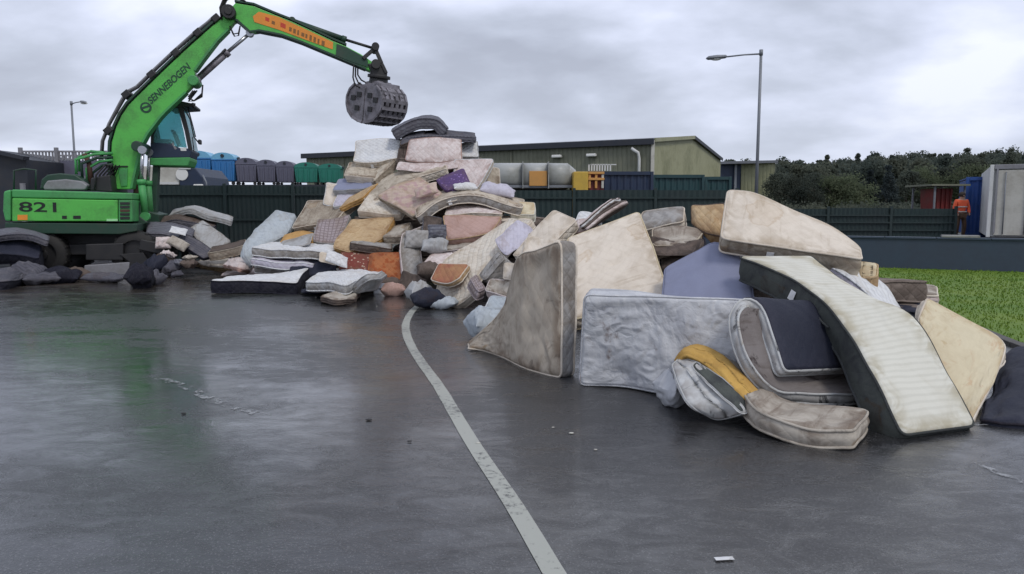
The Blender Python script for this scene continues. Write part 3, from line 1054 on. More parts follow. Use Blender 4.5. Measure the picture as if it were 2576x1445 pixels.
def box_lorry():
    d = 25.5
    x0 = P(2486, 500, d).x
    zt, zb = P(2500, 415, d).z, P(2500, 598, d).z
    x1 = x0 + 2.55
    r = empty("box_lorry", (x0, d, 0.46), "white box body lorry seen from behind at the right edge of the yard", "lorry")
    z0 = 0.62
    b = MB(); b.box(((x0 + x1) / 2, d + 3.6, (zt + z0) / 2), (x1 - x0 - 0.06, 7.0, zt - z0 - 0.06)); b.build("box_body", M['white'], r)
    for x in (x0 + 0.06, x1 - 0.06):
        b = MB(); b.box((x, d + 0.04, (zt + z0) / 2), (0.12, 0.1, zt - z0)); b.build("rear_pillar", M['white'], r, bevel=0.015)
    b = MB(); b.box(((x0 + x1) / 2, d + 0.03, zt - 0.08), (x1 - x0 - 0.25, 0.1, 0.16)); b.build("rear_header", M['greypaint'], r, bevel=0.015)
    for x in ((x0 + .13 + (x1 - x0) * .25), (x1 - .13 - (x1 - x0) * .25)):
        dr = MB(); dr.box((x, d + 0.03, (zt + z0) / 2 - 0.06), ((x1 - x0) / 2 - 0.16, 0.06, zt - z0 - 0.26)); do = dr.build("rear_door", M['cream'], r, bevel=0.01)
        for xx in (x - 0.3, x + 0.3):
            b = MB(); b.cyl((xx, d - 0.03, z0 + 0.1), (xx, d - 0.03, zt - 0.25), 0.018); b.build("lock_rod", M['greysteel'], do)
    b = MB(); b.box((x0 + .22, d - .02, (zt + z0) / 2), (0.06, 0.05, zt - z0 - .3)); b.build("door_seal", M['greypaint'], r)
    b = MB(); b.box(((x0 + x1) / 2, d + 0.1, z0 - 0.02), (x1 - x0, 0.15, 0.1)); b.build("rear_bumper", M['black'], r)
    for x in (x0 + 0.35, x1 - 0.35):
        wheel(r, (x, d + 1.3, 0.46 + 0.48), 0.48, 0.3, axis=(1, 0, 0))
        b = MB(); b.box((x, d + .55, 0.72), (0.45, 0.02, 0.45)); b.build("mud_flap", M['rubber'], r)
    r.rotation_euler = (0, 0, R(-30))


box_lorry()

# shelter with dark red skip, slab on wall
d = 29.5
xa, xb = P(2335, 500, d).x, P(2432, 500, d).x
zt = P(2380, 466, d).z
sh = empty("open_shelter", ((xa + xb) / 2, d, 0.46), "small open shelter with a thin flat roof behind the person in orange", "shelter")
b = MB(); b.box(((xa + xb) / 2, d + 0.8, zt), (xb - xa, 2.0, 0.07)); b.build("roof", M['cladding'], sh)
for x in (xa + 0.25, xb - 0.1):
    for y in (d, d + 1.6):
        b = MB(); b.box((x, y, (zt + 0.46) / 2), (0.06, 0.06, zt - 0.46)); b.build("post", M['greysteel'], sh)
xa, xb = P(2362, 500, d).x, P(2408, 500, d).x
sk = empty("waste_skip", ((xa + xb) / 2, d + .6, 0.46), "dark red container under the open shelter beside the blue one", "skip")
zz1 = P(2380, 474, d).z
b = MB(); b.prism([(xa, d + .3, zz1), (xb, d + .3, zz1), (xb - .12, d + .3, 0.5), (xa + .12, d + .3, 0.5)], (0, 1.1, 0)); b.build("skip_body", M['red'], sk, bevel=0.02)
for i in range(4):
    x = xa + .1 + (xb - xa - .2) * i / 3
    b = MB(); b.bar((x, d + .27, 0.55), (x, d + .27, zz1), 0.05, 0.05); b.build("rib", M['red'], sk)
p = Z(2425, 600, 0.86)
c0 = WA + wd * ((p - WA).dot(wd)) + wn * 0.14
b = MB()
b.box((c0.x, c0.y, 0.88), (0.85, 0.36, 0.06), rz=math.atan2(wd.y, wd.x)); o = b.build("concrete_slab", M['concrete'], None, bevel=0.01)
tag(o, "pale concrete slab lying on top of the low blue wall", "slab")


# ------------------------------------------------------------------ large wheeled bins on a rack
def bin_tree(x, d, z, s, mat, lidmat, label, wide):
    r = empty("wheeled_bin", (x, d, z), label, "bin", group="large wheeled bins lined up on the rack")
    W, D, H = wide, 0.95 * s, 1.05 * s
    b = MB()
    b.prism([(x - W * .5, d - D / 2, z + H + .18 * s), (x + W * .5, d - D / 2, z + H + .18 * s), (x + W * .44, d - D / 2 + .03, z + .18 * s), (x - W * .44, d - D / 2 + .03, z + .18 * s)], (0, D, 0))
    b.build("body", mat, r, bevel=0.03 * s)
    for i in range(4):
        xx = x - W * .36 + W * .72 * i / 3
        b = MB(); b.bar((xx, d - D / 2 - 0.012, z + .25 * s), (xx, d - D / 2 - 0.02, z + H + .1 * s), 0.06 * s, 0.05); b.build("rib", mat, r)
    b = MB(); b.box((x, d, z + H + .21 * s), (W * 1.06, D * 1.06, 0.07 * s)); b.build("rim", mat, r, bevel=0.015)
    b = MB()
    n = 10
    pts = []
    for i in range(n + 1):
        a = math.pi * i / n
        pts.append((x + math.cos(a) * W * .5, d - D / 2, z + H + .25 * s + math.sin(a) * .34 * s))
    b.prism(pts, (0, D, 0)); ld = b.build("lid", lidmat, r)
    b = MB(); b.cyl((x, d - D * .56, z + H + .42 * s), (x, d - D * .4, z + H + .42 * s), 0.09 * s, n=10); b.build("lid_handle", M['bindark'], ld)
    for sx in (-1, 1):
        b = MB(); b.cyl((x + sx * W * .50, d, z + H + .30 * s), (x + sx * W * .58, d, z + H + .30 * s), 0.09 * s, n=10); b.build("trunnion", M['bindark'], r)
        for sy in (-1, 1):
            b = MB(); b.cyl((x + sx * W * .38, d + sy * D * .35 - .04, z + .09 * s), (x + sx * W * .38, d + sy * D * .35 + .04, z + .09 * s), 0.09 * s, n=10); b.build("castor", M['rubber'], r)
    return r


dB = 33.0
rk0, rk1 = P(470, 470, dB).x, P(870, 470, dB).x
zrack = P(650, 466, dB).z
rack = empty("steel_rack", ((rk0 + rk1) / 2, dB, 0), "dark steel rack carrying the row of large wheeled bins behind the fence", "rack")
b = MB(); b.box(((rk0 + rk1) / 2, dB, zrack - 0.08), (rk1 - rk0, 1.6, 0.14)); b.build("deck", M['bindark'], rack)
for i in range(8):
    for y in (-.7, .7):
        x = rk0 + .05 + (rk1 - rk0 - .1) * i / 7
        b = MB(); b.box((x, dB + y, (zrack - .15) / 2), (0.1, 0.1, zrack - .15)); b.build("leg", M['greysteel'], rack)
for z_ in (1.6, 0.8):
    b = MB(); b.bar((rk0, dB - .7, z_), (rk1, dB - .7, z_), 0.06, 0.1); b.build("brace", M['greysteel'], rack)
for (pa, pb, top, mt, lm, lab) in (
        (480, 541, 388, 'binblue', 'binblue2', "blue wheeled bin nearest the excavator cab on the rack"),
        (541, 600, 392, 'binblue', 'binblue2', "second blue wheeled bin on the rack, beside the grey ones"),
        (600, 652, 404, 'bingrey', 'bingrey', "purplish grey wheeled bin next to the blue ones"),
        (652, 699, 408, 'bingrey', 'bingrey', "middle grey wheeled bin on the rack"),
        (699, 745, 411, 'bingrey', 'bingrey', "grey wheeled bin next to the green ones on the rack"),
        (745, 804, 414, 'bingreen', 'bingreen', "green wheeled bin between the grey ones and the end green one"),
        (804, 862, 417, 'bingreen', 'bingreen', "green wheeled bin at the pile end of the rack")):
    xa, xb = P(pa, 450, dB).x, P(pb, 450, dB).x
    H_ = P(pa, top, dB).z - zrack
    bin_tree((xa + xb) / 2, dB, zrack, H_ / 1.51, M[mt], M[lm], lab, (xb - xa) * .99)


# cream lorry behind the cab
def cream_lorry():
    d = 24.8
    x0, x1 = P(335, 500, d).x, P(452, 500, d).x
    x2 = P(518, 500, d).x
    zt, zb = P(400, 418, d).z, P(400, 460, d).z
    r = empty("tipper_lorry", ((x0 + x2) / 2, d, 0), "cream lorry with rusty lower side and dark cab front standing behind the raised excavator cab", "lorry")
    b = MB(); b.box(((x0 + x1) / 2, d + 1.2, (zt + zb) / 2), (x1 - x0, 2.3, zt - zb)); b.build("body_side", M['cream'], r, bevel=0.03)
    b = MB(); b.box(((x0 + x1) / 2, d + 0.02, zb - .02), (x1 - x0, 0.1, 0.08)); b.build("side_rail", M['white'], r)
    b = MB(); b.box(((x0 + x1) / 2, d + 1.2, (zb + .5) / 2 + .1), (x1 - x0 - .2, 2.2, zb - .65)); b.build("lower_body", M['rust'], r, bevel=0.02)
    b = MB(); b.prism([(x1 + .02, d, zt - .05), (x1 + .55, d, zt - .05), (x2 - .1, d, zt - .35), (x2, d, zb - .3), (x2, d, 0.7), (x1 + .02, d, 0.7)], (0, 2.3, 0)); b.build("cab_shell", M['navy'], r, bevel=0.03)
    b = MB(); b.cyl((x1 + .12, d - .03, (zt + zb) / 2), (x1 + .12, d + .02, (zt + zb) / 2), 0.2, n=20); b.build("round_lamp", M['lens'], r)
    b = MB(); b.box((x1 + .22, d - .02, zt - .05), (0.4, .06, .14)); b.build("visor", M['white'], r, bevel=0.02)
    b = MB(); b.box((x2 - .22, d - .03, zb - .12), (0.32, .08, .14)); b.build("headlamp", M['lens'], r, bevel=0.03)
    b = MB(); b.tube([(x2 - .05, d - .05, zt - .3), (x2 + .08, d - .1, zb), (x2 + .08, d - .1, zb - .3)], 0.025); b.build("mirror_arm", M['greysteel'], r)
    for x in (x0 + .5, x2 - .6):
        wheel(r, (x, d + .15, .5), .5, .3)


cream_lorry()

# dark shed and caged trailer at far left
d = 24.0
q = [P(-60, 372, d), P(66, 402, d)]
sd = empty("lean_to_shed", (q[0].x, d, 0), "dark lean-to shed with a sloping roof at the left edge behind the excavator", "shed")
b = MB(); b.prism([(q[0].x, d, q[0].z), (q[1].x, d, q[1].z), (q[1].x, d, 0), (q[0].x, d, 0)], (0, 5, 0)); b.build("wall", M['bindark'], sd)
b = MB(); b.bar(q[0] + Vector((0, -.15, .03)), q[1] + Vector((.1, -.15, .03)), 0.3, 0.12, up=(0, 0, 1)); b.build("roof_edge", M['roofdark'], sd)
px_ = P(55, 440, d - .2).x
b = MB(); b.box((px_, d - .2, 1.2), (0.12, 0.1, 2.4)); b.build("post", M['greypaint'], sd)

d = 26.0
x0, x1 = P(62, 500, d).x, P(275, 500, d).x
zt, zm = P(150, 383, d).z, P(150, 404, d).z
cg = empty("caged_trailer", ((x0 + x1) / 2, d, 0), "caged trailer with upright steel bars behind the excavator's rear deck", "trailer")
b = MB(); b.box(((x0 + x1) / 2, d + 1.0, zm / 2 + .45), (x1 - x0, 2.0, zm - .9)); b.build("body", M['bingrey'], cg, bevel=0.03)
nb_ = 26
for i in range(nb_):
    x = x0 + .04 + (x1 - x0 - .08) * i / (nb_ - 1)
    b = MB(); b.box((x, d, (zt + zm) / 2), (0.05, 0.04, zt - zm)); b.build("bar", M['greypaint'], cg)
    if i % 2: continue
    b = MB(); b.box((x, d + 2.0, (zt + zm) / 2), (0.05, 0.04, zt - zm)); b.build("bar", M['greypaint'], cg)
for y in (d, d + 2.0):
    b = MB(); b.box(((x0 + x1) / 2, y, zt + .02), (x1 - x0, 0.06, 0.06)); b.build("top_rail", M['greypaint'], cg)
for x in (x0, x0 + (x1 - x0) * .42):
    b = MB(); b.box((x, d - .05, (zt + .1) / 2 + .5), (0.12, .08, zt - .8)); b.build("post", M['greypaint'], cg)
for x in (x0 + .8, x1 - .8):
    wheel(cg, (x, d + .2, .45), .45, .28)

# ------------------------------------------------------------------ hill, woodland and trees
def hills():
    n = 60
    vs_ = []; fs = []
    for j in range(14):
        for i in range(n + 1):
            x = -60 + 460 * i / n
            y = 82 + j * 22
            h = 7.5 * (1 - math.exp(-j / 4.0)) * min(1, max(0, (x - 5) / 55)) + 1.0 * mnoise.noise(Vector((x * .02, y * .02, 0)))
            vs_.append((x, y, max(-0.02, h) if j else -0.05))
    for j in range(13):
        for i in range(n):
            a = j * (n + 1) + i
            fs.append((a, a + 1, a + n + 2, a + n + 1))
    b = MB(); b.add(vs_, fs, True)
    o = b.build("hill", M['field']); o["kind"] = "structure"


hills()


def hill_h(x, y):
    j = (y - 82) / 22
    if j <= 0: return 0
    return max(0, 7.5 * (1 - math.exp(-j / 4.0)) * min(1, max(0, (x - 5) / 55)))


def crown_arrays(h, w, nleaf, seed, conifer=False, size=0.35):
    rs = np.random.RandomState(seed)
    nc = 26
    cl = []
    for i in range(nc):
        if conifer:
            t = rs.rand(); a = rs.rand() * 6.28
            rr = w * 0.5 * (1 - t) * rs.rand() ** .5
            cl.append((math.cos(a) * rr, math.sin(a) * rr, h * (0.2 + 0.78 * t), w * (0.10 + 0.18 * (1 - t))))
        else:
            a = rs.rand() * 6.28; zz_ = rs.rand()
            prof = math.sin(math.pi * min(1, 0.18 + zz_ * 0.78)) ** .7
            rr = w * 0.42 * prof * rs.rand() ** .5
            cl.append((math.cos(a) * rr, math.sin(a) * rr, h * (0.28 + 0.64 * zz_), w * (0.10 + 0.12 * rs.rand())))
    cl = np.array(cl)
    idx = rs.randint(0, nc, nleaf)
    dirv = rs.randn(nleaf, 3); dirv /= np.linalg.norm(dirv, axis=1)[:, None]
    rad = cl[idx, 3] * (0.35 + 0.9 * rs.rand(nleaf))
    c = cl[idx, :3] + dirv * rad[:, None] * np.array([1, 1, 0.75])
    a = rs.randn(nleaf, 3); a /= np.linalg.norm(a, axis=1)[:, None]
    b_ = np.cross(a, rs.randn(nleaf, 3)); b_ /= np.linalg.norm(b_, axis=1)[:, None]
    s_ = size * (0.6 + 0.8 * rs.rand(nleaf))[:, None]
    v = np.stack([c - a * s_, c + b_ * s_ * .8, c + a * s_, c - b_ * s_ * .8], 1)
    return v.reshape(-1, 3)


def leaf_mesh(name, v, mat):
    me = bpy.data.meshes.new(name)
    n = len(v) // 4
    me.from_pydata(v.tolist(), [], np.arange(4 * n).reshape(-1, 4).tolist())
    me.materials.append(mat)
    return me


TREES = []
for k, (h, w, nl, con, mt) in enumerate(((9, 6.5, 3200, False, 'leaf'), (7.5, 7, 3200, False, 'leaf2'), (10, 4.2, 2600, True, 'leaf3'), (8, 8, 3400, False, 'leaf'))):
    me = leaf_mesh("crown", crown_arrays(h, w, nl * 2, 40 + k, con, 0.13), M[mt])
    tb = MB()
    tb.tube([(0, 0, -.3), (0.05, 0, h * .3), (0.1, 0.05, h * .6), (0.05, 0.1, h * .85)], [w * .035, w * .028, w * .018, w * .006], 7)
    for i in range(7):
        a = i * 2.4; z_ = h * (0.25 + .07 * i)
        tb.tube([(0.05, 0, z_), (math.cos(a) * w * .18, math.sin(a) * w * .18, z_ + h * .1), (math.cos(a) * w * .34, math.sin(a) * w * .34, z_ + h * .17)], [w * .014, w * .009, w * .004], 5)
    tme = bpy.data.meshes.new("trunk"); tme.from_pydata(tb.v, [], tb.f); tme.materials.append(M['bark'])
    TREES.append((me, tme, h))


ORD = 'first second third fourth fifth sixth seventh eighth ninth tenth eleventh twelfth thirteenth fourteenth'.split()


def put_tree(x, y, k, s, label, group):
    me, tme, h = TREES[k]
    r = empty("conifer_tree" if k == 2 else "broadleaf_tree", (x, y, hill_h(x, y)), label, "tree", group)
    r.rotation_euler = (0, 0, rng.uniform(0, 6.28)); r.scale = (s, s, s)
    for nm, m_ in (("crown", me), ("trunk", tme)):
        o = bpy.data.objects.new(nm, m_); col.objects.link(o); o.parent = r


kinds = ["mid-green round-headed tree", "paler olive soft-crowned tree", "dark pointed conifer", "broad dull green tree"]
for i, px in enumerate((1960, 2005, 2050, 2100, 2142, 2190, 2235, 2285, 2330, 2380, 2425, 2480, 2540, 2600)):
    yy = 62 + rng.uniform(-6, 10)
    k = 1 if px in (2142, 2100, 2330) else rng.choice((0, 0, 3, 1, 2))
    pt = P(px, 440 - (px - 1960) * 0.05 + rng.uniform(-10, 14), yy)
    s_ = max(0.45, (pt.z - 0) / TREES[k][2])
    put_tree(pt.x, yy, k, s_, kinds[k] + ", " + ORD[i] + " in the wood's front row from the lamp post", "trees in the front row of the wood")


def woods():
    vv = []
    rs = random.Random(5)
    for row in range(6):
        yy = 95 + row * 26
        px = 1830 - (row > 1) * 30
        while px < 2700:
            base = hill_h(P(px, 450, yy).x, yy)
            f = (px - 1900) / 676.0
            tgt = 407 - 34 * max(-.2, min(1.1, f)) + (6 - row) * 3.0 + rs.uniform(-12, 9)
            if row == 5 and rs.random() < .25: tgt -= 6
            top = P(px, tgt, yy)
            h = max(3.0, top.z - base)
            con = rs.random() < 0.35
            w = h * (0.42 if con else 0.8) if h < 12 else 8
            v = crown_arrays(h, max(w, 3.5), 2300, rs.randint(0, 9999), con, 0.11 + .0007 * yy)
            v = v + np.array([top.x, yy + rs.uniform(-5, 5), base])
            vv.append(v)
            px += 1860 / yy * (w * rs.uniform(.38, .62))
    v = np.concatenate(vv)
    o = link("woods", leaf_mesh("woods", v, M['leaf3'] if False else M['leaf']))
    tag(o, "dark wooded hillside filling the skyline at the right", "woods", kind="stuff")


woods()


def undergrowth():
    rs = random.Random(9)
    vv = []
    for i in range(150):
        px = rs.uniform(1900, 2640); yy = rs.uniform(36, 58)
        t_ = P(px, rs.uniform(478, 512), yy)
        h = max(.8, t_.z)
        v = crown_arrays(h, h * 1.1, 420, rs.randint(0, 9999), False, 0.07)
        v[:, 2] = v[:, 2] * 1.0 - h * .25
        vv.append(v + np.array([t_.x, yy, 0]))
    o = link("undergrowth", leaf_mesh("undergrowth", np.concatenate(vv), M['leaf']))
    tag(o, "dark tangled undergrowth behind the blue-green fence, below the wood", "undergrowth", kind="stuff")


undergrowth()

# ------------------------------------------------------------------ material handler (green, side on)
P_yard = P


def excavator():
    YB, YM = 17.2, 18.35          # near flank of the house, centre plane of the boom
    o0 = P_yard(180, 690, 17.9); o0.z = 0
    YAW = R(14)                     # the machine stands turned a little away from the viewer

    def P(px, py, d):
        """point of the machine in its own unturned frame"""
        Mz = Matrix.Rotation(-YAW, 3, 'Z')
        o_ = Mz @ (Vector((0, 0, EYE)) - o0) + o0
        r_ = Mz @ Vector(_ray(px, py))
        return o_ + r_ * ((d - o_.y) / r_.y)
    X = empty("material_handler", o0, "green material handler with raised cab and long boom holding a sorting grab over the pile", "excavator")

    def W(pts, y):
        return [P(a, b_, y) for a, b_ in pts]

    # --- undercarriage
    yn, yf = 17.15, 19.9
    xl, xr = P(20, 600, yn).x, P(400, 600, yn).x
    zt = P(200, 592, yn).z
    b = MB(); b.box(((xl + xr) / 2, (yn + yf) / 2, 0.78), (xr - xl - .5, 1.3, 0.42)); b.box(((xl + xr) / 2, (yn + yf) / 2, 0.62), (xr - xl - 1.6, 1.9, 0.26))
    b.build("chassis", M['black'], X, bevel=0.03)
    b = MB(); c = Vector((P(215, 600, 18.5).x, 18.5, 0)); b.cyl(c + up * .98, c + up * 1.16, 1.05, 1.05, 28); b.build("slewing_ring", M['black'], X, bevel=0.02)
    for px in (112, 345):
        xx = P(px, 660, yn + .3).x
        for y in (yn + .35, yf - .35):
            wheel(X, (xx, y, 0.53), 0.53, 0.46, rimmat='black')
        b = MB(); b.box((xx, (yn + yf) / 2, .53), (.32, 1.8, .3)); b.build("axle", M['black'], X, bevel=.03)
    for px in (38, 418):
        xx = P(px, 690, yn).x
        for y in (yn + .12, yf - .1):
            s_ = 1 if px > 200 else -1
            b = MB(); b.bar((xx - s_ * .55, y, .75), (xx, y, .62), .24, .26); b.bar((xx, y, .7), (xx, y, .12), .2, .2)
            lg = b.build("outrigger", M['black'], X, bevel=.02)
            b = MB(); b.box((xx, y, .06), (.5, .42, .08)); b.build("outrigger_foot", M['black'], lg, bevel=.02)
    q = W([(212, 668), (326, 660), (324, 692), (210, 692)], yn - .02)
    b = MB(); b.prism(q, (0, .35, 0)); b.build("tool_box", M['greypaint'], X, bevel=.02)
    q = W([(215, 615), (310, 612), (310, 655), (215, 655)], yn + .05)
    b = MB(); b.prism(q, (0, .3, 0)); b.build("step_box", M['black'], X, bevel=.02)
    q = W([(300, 640), (360, 636), (372, 655), (372, 690), (330, 690), (326, 660)], yn)
    b = MB(); b.prism(q, (0, .1, 0)); b.build("mudguard", M['black'], X, bevel=.01)

    # --- upper structure
    b = MB(); b.prism(W([(12, 560), (345, 563), (345, 582), (300, 590), (60, 588), (12, 576)], YB + .02), (0, 2.5, 0)); b.build("deck_frame", M['dkgreen'], X, bevel=.02)
    b = MB(); b.prism(W([(30, 499), (296, 504), (296, 557), (30, 557)], YB - .02), (0, 2.5, 0)); b.build("side_door", M['green'], X, bevel=.02)
    b = MB(); b.prism(W([(29, 477), (333, 486), (333, 503), (29, 498)], YB), (0, 2.5, 0)); b.build("hood_edge", M['green2'], X, bevel=.03)
    b = MB(); b.prism(W([(8, 482), (27, 477), (27, 557), (12, 557), (6, 530)], YB - .01), (0, 2.6, 0)); b.build("counterweight", M['green2'], X, bevel=.04)
    b = MB(); b.prism(W([(298, 504), (333, 504), (333, 558), (298, 558)], YB - .01), (0, 2.4, 0)); b.build("vent_panel", M['green2'], X, bevel=.015)
    for i in range(5):
        y0 = 509 + i * 9.2
        b = MB(); b.prism(W([(302, y0), (326, y0), (326, y0 + 6), (302, y0 + 6)], YB - .03), (0, .03, 0)); b.build("louvre", M['black'] if i != 2 else M['rust'], X)
    b = MB(); b.prism(W([(268, 551), (296, 551), (296, 556.5), (268, 556.5)], YB - .028), (0, .008, 0)); b.build("sticker", M['ltgreen'], X)
    b = MB(); b.prism(W([(44, 541), (69, 541), (69, 554), (44, 554)], YB - .028), (0, .008, 0)); b.build("sticker", M['orange'], X)
    for a0, a1 in ((156, 168), (184, 203)):
        b = MB(); b.prism(W([(a0, 543), (a1, 543), (a1, 551), (a0, 551)], YB - .028), (0, .008, 0)); b.build("sticker", M['blackletter'], X)
    # engine hood, exhaust, rails and hoses on the deck
    hp = [(100, 476), (104, 452), (118, 440), (150, 436), (190, 440), (212, 455), (222, 478)]
    b = MB(); b.prism(W(hp, 17.8), (0, 1.6, 0)); b.build("engine_hood", M['dkgreen'], X, bevel=.03)
    b = MB(); b.prism(W([(108, 470), (118, 455), (165, 451), (205, 456), (220, 466), (214, 478), (110, 478)], 17.6), (0, .25, 0)); b.build("hood_panel", M['greypaint'], X, bevel=.03)
    b = MB(); b.prism(W([(225, 480), (228, 448), (276, 440), (282, 484)], 17.7), (0, 1.5, 0)); b.build("valve_cover", M['black'], X, bevel=.03)
    b = MB(); e = P(228, 470, 18.2); b.tube([e, e + up * .55, e + up * .75 + Vector((-.1, 0, .04))], .06, 10); b.build("exhaust", M['rust'], X)
    b = MB()
    for k_, y in enumerate((17.5, 17.6)):
        b.tube(W([(35, 480), (35, 430), (60, 425), (90, 428), (90, 478)], y + 2 * k_), .02)
    b.build("handrail", M['dkgreen'], X)
    for k_, (st, en) in enumerate((((190, 402), (284, 386)), ((205, 412), (284, 396)), ((218, 425), (284, 403)), ((232, 436), (284, 414)), ((198, 396), (262, 385)))):
        s_, e_ = P(st[0], st[1], 18.0 + .1 * k_), P(en[0], en[1], 18.1)
        b = MB(); m_ = s_.lerp(e_, .5) + up * (.05 + .01 * k_); b.tube([s_ - up * .35, s_, m_, e_], .035, 8); b.build("hydraulic_pipe", M['dkgreen'] if k_ % 2 else M['green2'], X)
    for k_ in range(5):
        s_ = P(238 + 9 * k_, 478, 17.65 + .1 * k_)
        b = MB(); b.tube([s_, s_ + Vector((.05, 0, .35)), s_ + Vector((.25, .05, .6)), P(284, 420 + 7 * k_, 18.1)], .022, 6); b.build("hose", M['rubber'], X)

    # --- main boom
    hw = .15
    boom = [(284, 476), (279, 402), (281, 359), (292, 320), (306, 290), (324, 264), (348, 240), (396, 193), (446, 145), (501, 95), (543, 58), (562, 40), (585, 30), (596, 46), (574, 75), (546, 103), (510, 150), (490, 180), (488, 212), (468, 232), (451, 249), (430, 266), (418, 279), (402, 296), (390, 312), (372, 335), (359, 359), (348, 400), (331, 476)]
    b = MB(); b.prism(W(boom, YM - hw), (0, hw * 2, 0)); bo = b.build("boom", M['green'], X, bevel=.015)
    # flange strips along both edges
    def strip(pts, name, mat, wd_=.05, parent=X, y=None, half=None):
        half = half or (hw + .03)
        b = MB()
        pp = W(pts, YM)
        vs_ = []
        for i, p in enumerate(pp):
            dd = (pp[min(i + 1, len(pp) - 1)] - pp[max(i - 1, 0)]).normalized()
            nn = Vector((-dd.z, 0, dd.x)) * wd_ / 2
            for sy in (-half, half):
                vs_ += [p + nn + Vector((0, sy, 0)), p - nn + Vector((0, sy, 0))]
        fs = []
        for i in range(len(pp) - 1):
            a = 4 * i
            fs += [(a, a + 4, a + 5, a + 1), (a + 2, a + 3, a + 7, a + 6), (a, a + 2, a + 6, a + 4), (a + 1, a + 5, a + 7, a + 3)]
        fs += [(0, 1, 3, 2), tuple(len(vs_) - 4 + j for j in (0, 2, 3, 1))]
        b.add(vs_, fs)
        return b.build(name, mat, parent)
    strip([(280, 470), (277, 402), (279, 358), (290, 319), (304, 288), (322, 262), (346, 238), (394, 191), (444, 143), (499, 93), (541, 56)], "flange", M['dkgreen'])
    strip([(334, 474), (350, 402), (361, 361), (374, 337), (392, 314), (404, 298), (420, 281), (452, 251), (470, 234)], "flange", M['green2'])
    strip([(492, 180), (512, 152), (548, 105), (576, 77)], "flange", M['green2'])
    b = MB(); b.prism(W([(297, 424), (321, 424), (320, 468), (304, 470)], YM - hw - .03), (0, .03, 0)); b.build("foot_plate", M['green2'], X, bevel=.01)
    strip([(293, 420), (326, 420)], "flange", M['blackletter'], .03, half=hw + .035)
    # pipes clipped along the back of the boom
    for k_, off in enumerate((5, 9)):
        b = MB()
        pts = [(262 - off, 400), (265 - off, 355), (282 - off, 312), (310 - off, 268 - off), (326 - off, 240 - off), (352 - off, 224 - off * .7), (396 - off, 180 - off * .6), (446 - off, 133 - off * .6), (499 - off, 86 - off * .6), (530 - off, 62 - off * .6), (548 - off, 40)]
        pp = W(pts, YM - .1 + .2 * k_)
        b.tube(pp, .028, 8); b.build("boom_pipe", M['greypaint'] if k_ else M['black'], X)
    for px, py in ((277, 330), (322, 240), (385, 190), (445, 136), (500, 86), (545, 50)):
        b = MB(); c = P(px, py, YM); b.box(c, (.2, .42, .16), ry=R(-42)); b.build("pipe_clamp", M['black'], X, bevel=.02)
    # elbow joint
    b = MB(); c = P(579, 38, YM); b.cyl(c - Vector((0, .38, 0)), c + Vector((0, .38, 0)), .17, n=20); b.cyl(c - Vector((0, .42, 0)), c + Vector((0, .42, 0)), .09, n=16); b.build("elbow_pin", M['black'], X, bevel=.01)
    # big hose loop above the joint
    for k_ in range(3):
        b = MB(); pts = [(558 + 3 * k_, 50), (554 + 3 * k_, 20), (562 + 4 * k_, 0), (580 + 4 * k_, -9), (600 + 3 * k_, -4), (618, 6)]
        b.tube(W(pts, YM - .15 + .15 * k_), .028, 8); b.build("hose", M['rubber'], X)
    for k_ in range(2):
        b = MB(); pts = [(578, 66), (586 + 4 * k_, 86 + 6 * k_), (600, 84 + 6 * k_), (604, 66)]
        b.tube(W(pts, YM - .2 + .3 * k_), .018, 6); b.build("hose", M['rubber'], X)
    for k_ in range(3):
        b = MB(); pts = [(486 + 5 * k_, 228), (474, 244 + 6 * k_), (488, 254), (508, 236 + 4 * k_), (510, 214)]
        b.tube(W(pts, YM - .2 + .15 * k_), .02, 6); b.build("hose", M['rubber'], X)

    # --- stick
    st = [(592, 8), (640, 16), (690, 37), (731, 53), (785, 78), (837, 103), (871, 117), (907, 136), (940, 158), (950, 170), (938, 182), (920, 174), (887, 160), (815, 130), (760, 107), (709, 89), (653, 78), (632, 82), (620, 70), (600, 54), (582, 46), (572, 30)]
    b = MB(); b.prism(W(st, YM - .15), (0, .30, 0)); b.build("stick", M['green'], X, bevel=.015)
    def strip2(pts, mat): return strip(pts, "flange", mat, .045, half=.17)
    strip2([(592, 6), (640, 14), (690, 35), (731, 51), (785, 76), (837, 101), (871, 115)], M['dkgreen'])
    strip2([(582, 48), (600, 56), (630, 83), (653, 80), (709, 91), (760, 109), (815, 132), (887, 162), (920, 176)], M['dkgreen'])
    q = W([(847, 111), (872, 120), (905, 138), (925, 152), (926, 170), (887, 157), (845, 140)], YM - .16)
    b = MB(); b.prism(q, (0, -.02, 0)); b.build("wear_plate", M['dkgreen'], X)
    q = W([(651, 30), (700, 43), (760, 70), (838, 107), (837, 125), (770, 101), (703, 76), (640, 56), (636, 42)], YM - .153)
    b = MB(); b.prism(q, (0, -.008, 0)); stk = b.build("orange_banner", M['orange'], X)
    # --- cylinders
    def cylinder(a, m_, e_, r0, ym, mat, name="hydraulic_cylinder"):
        a, m_, e_ = P(*a, ym), P(*m_, ym), P(*e_, ym)
        b = MB(); b.cyl(a, m_, r0, n=16); b.cyl(m_ - (m_ - a).normalized() * .12, m_, r0 * 1.25, n=16); b.cyl(a - Vector((0, r0, 0)), a + Vector((0, r0, 0)), r0 * 1.3, n=14)
        c_ = b.build(name, mat, X)
        b = MB(); b.cyl(m_, e_, r0 * .52, n=14); b.cyl(e_ - Vector((0, r0, 0)), e_ + Vector((0, r0, 0)), r0 * 1.15, n=14); b.build("piston_rod", M['chrome'] if r0 > .08 else M['black'], c_)
    cylinder((494, 202), (574, 130), (629, 84), .085, YM, M['steel'])
    b = MB(); b.tube(W([(497, 190), (520, 168), (550, 140), (568, 124)], YM - .12), .02, 6); b.build("cylinder_pipe", M['black'], X)
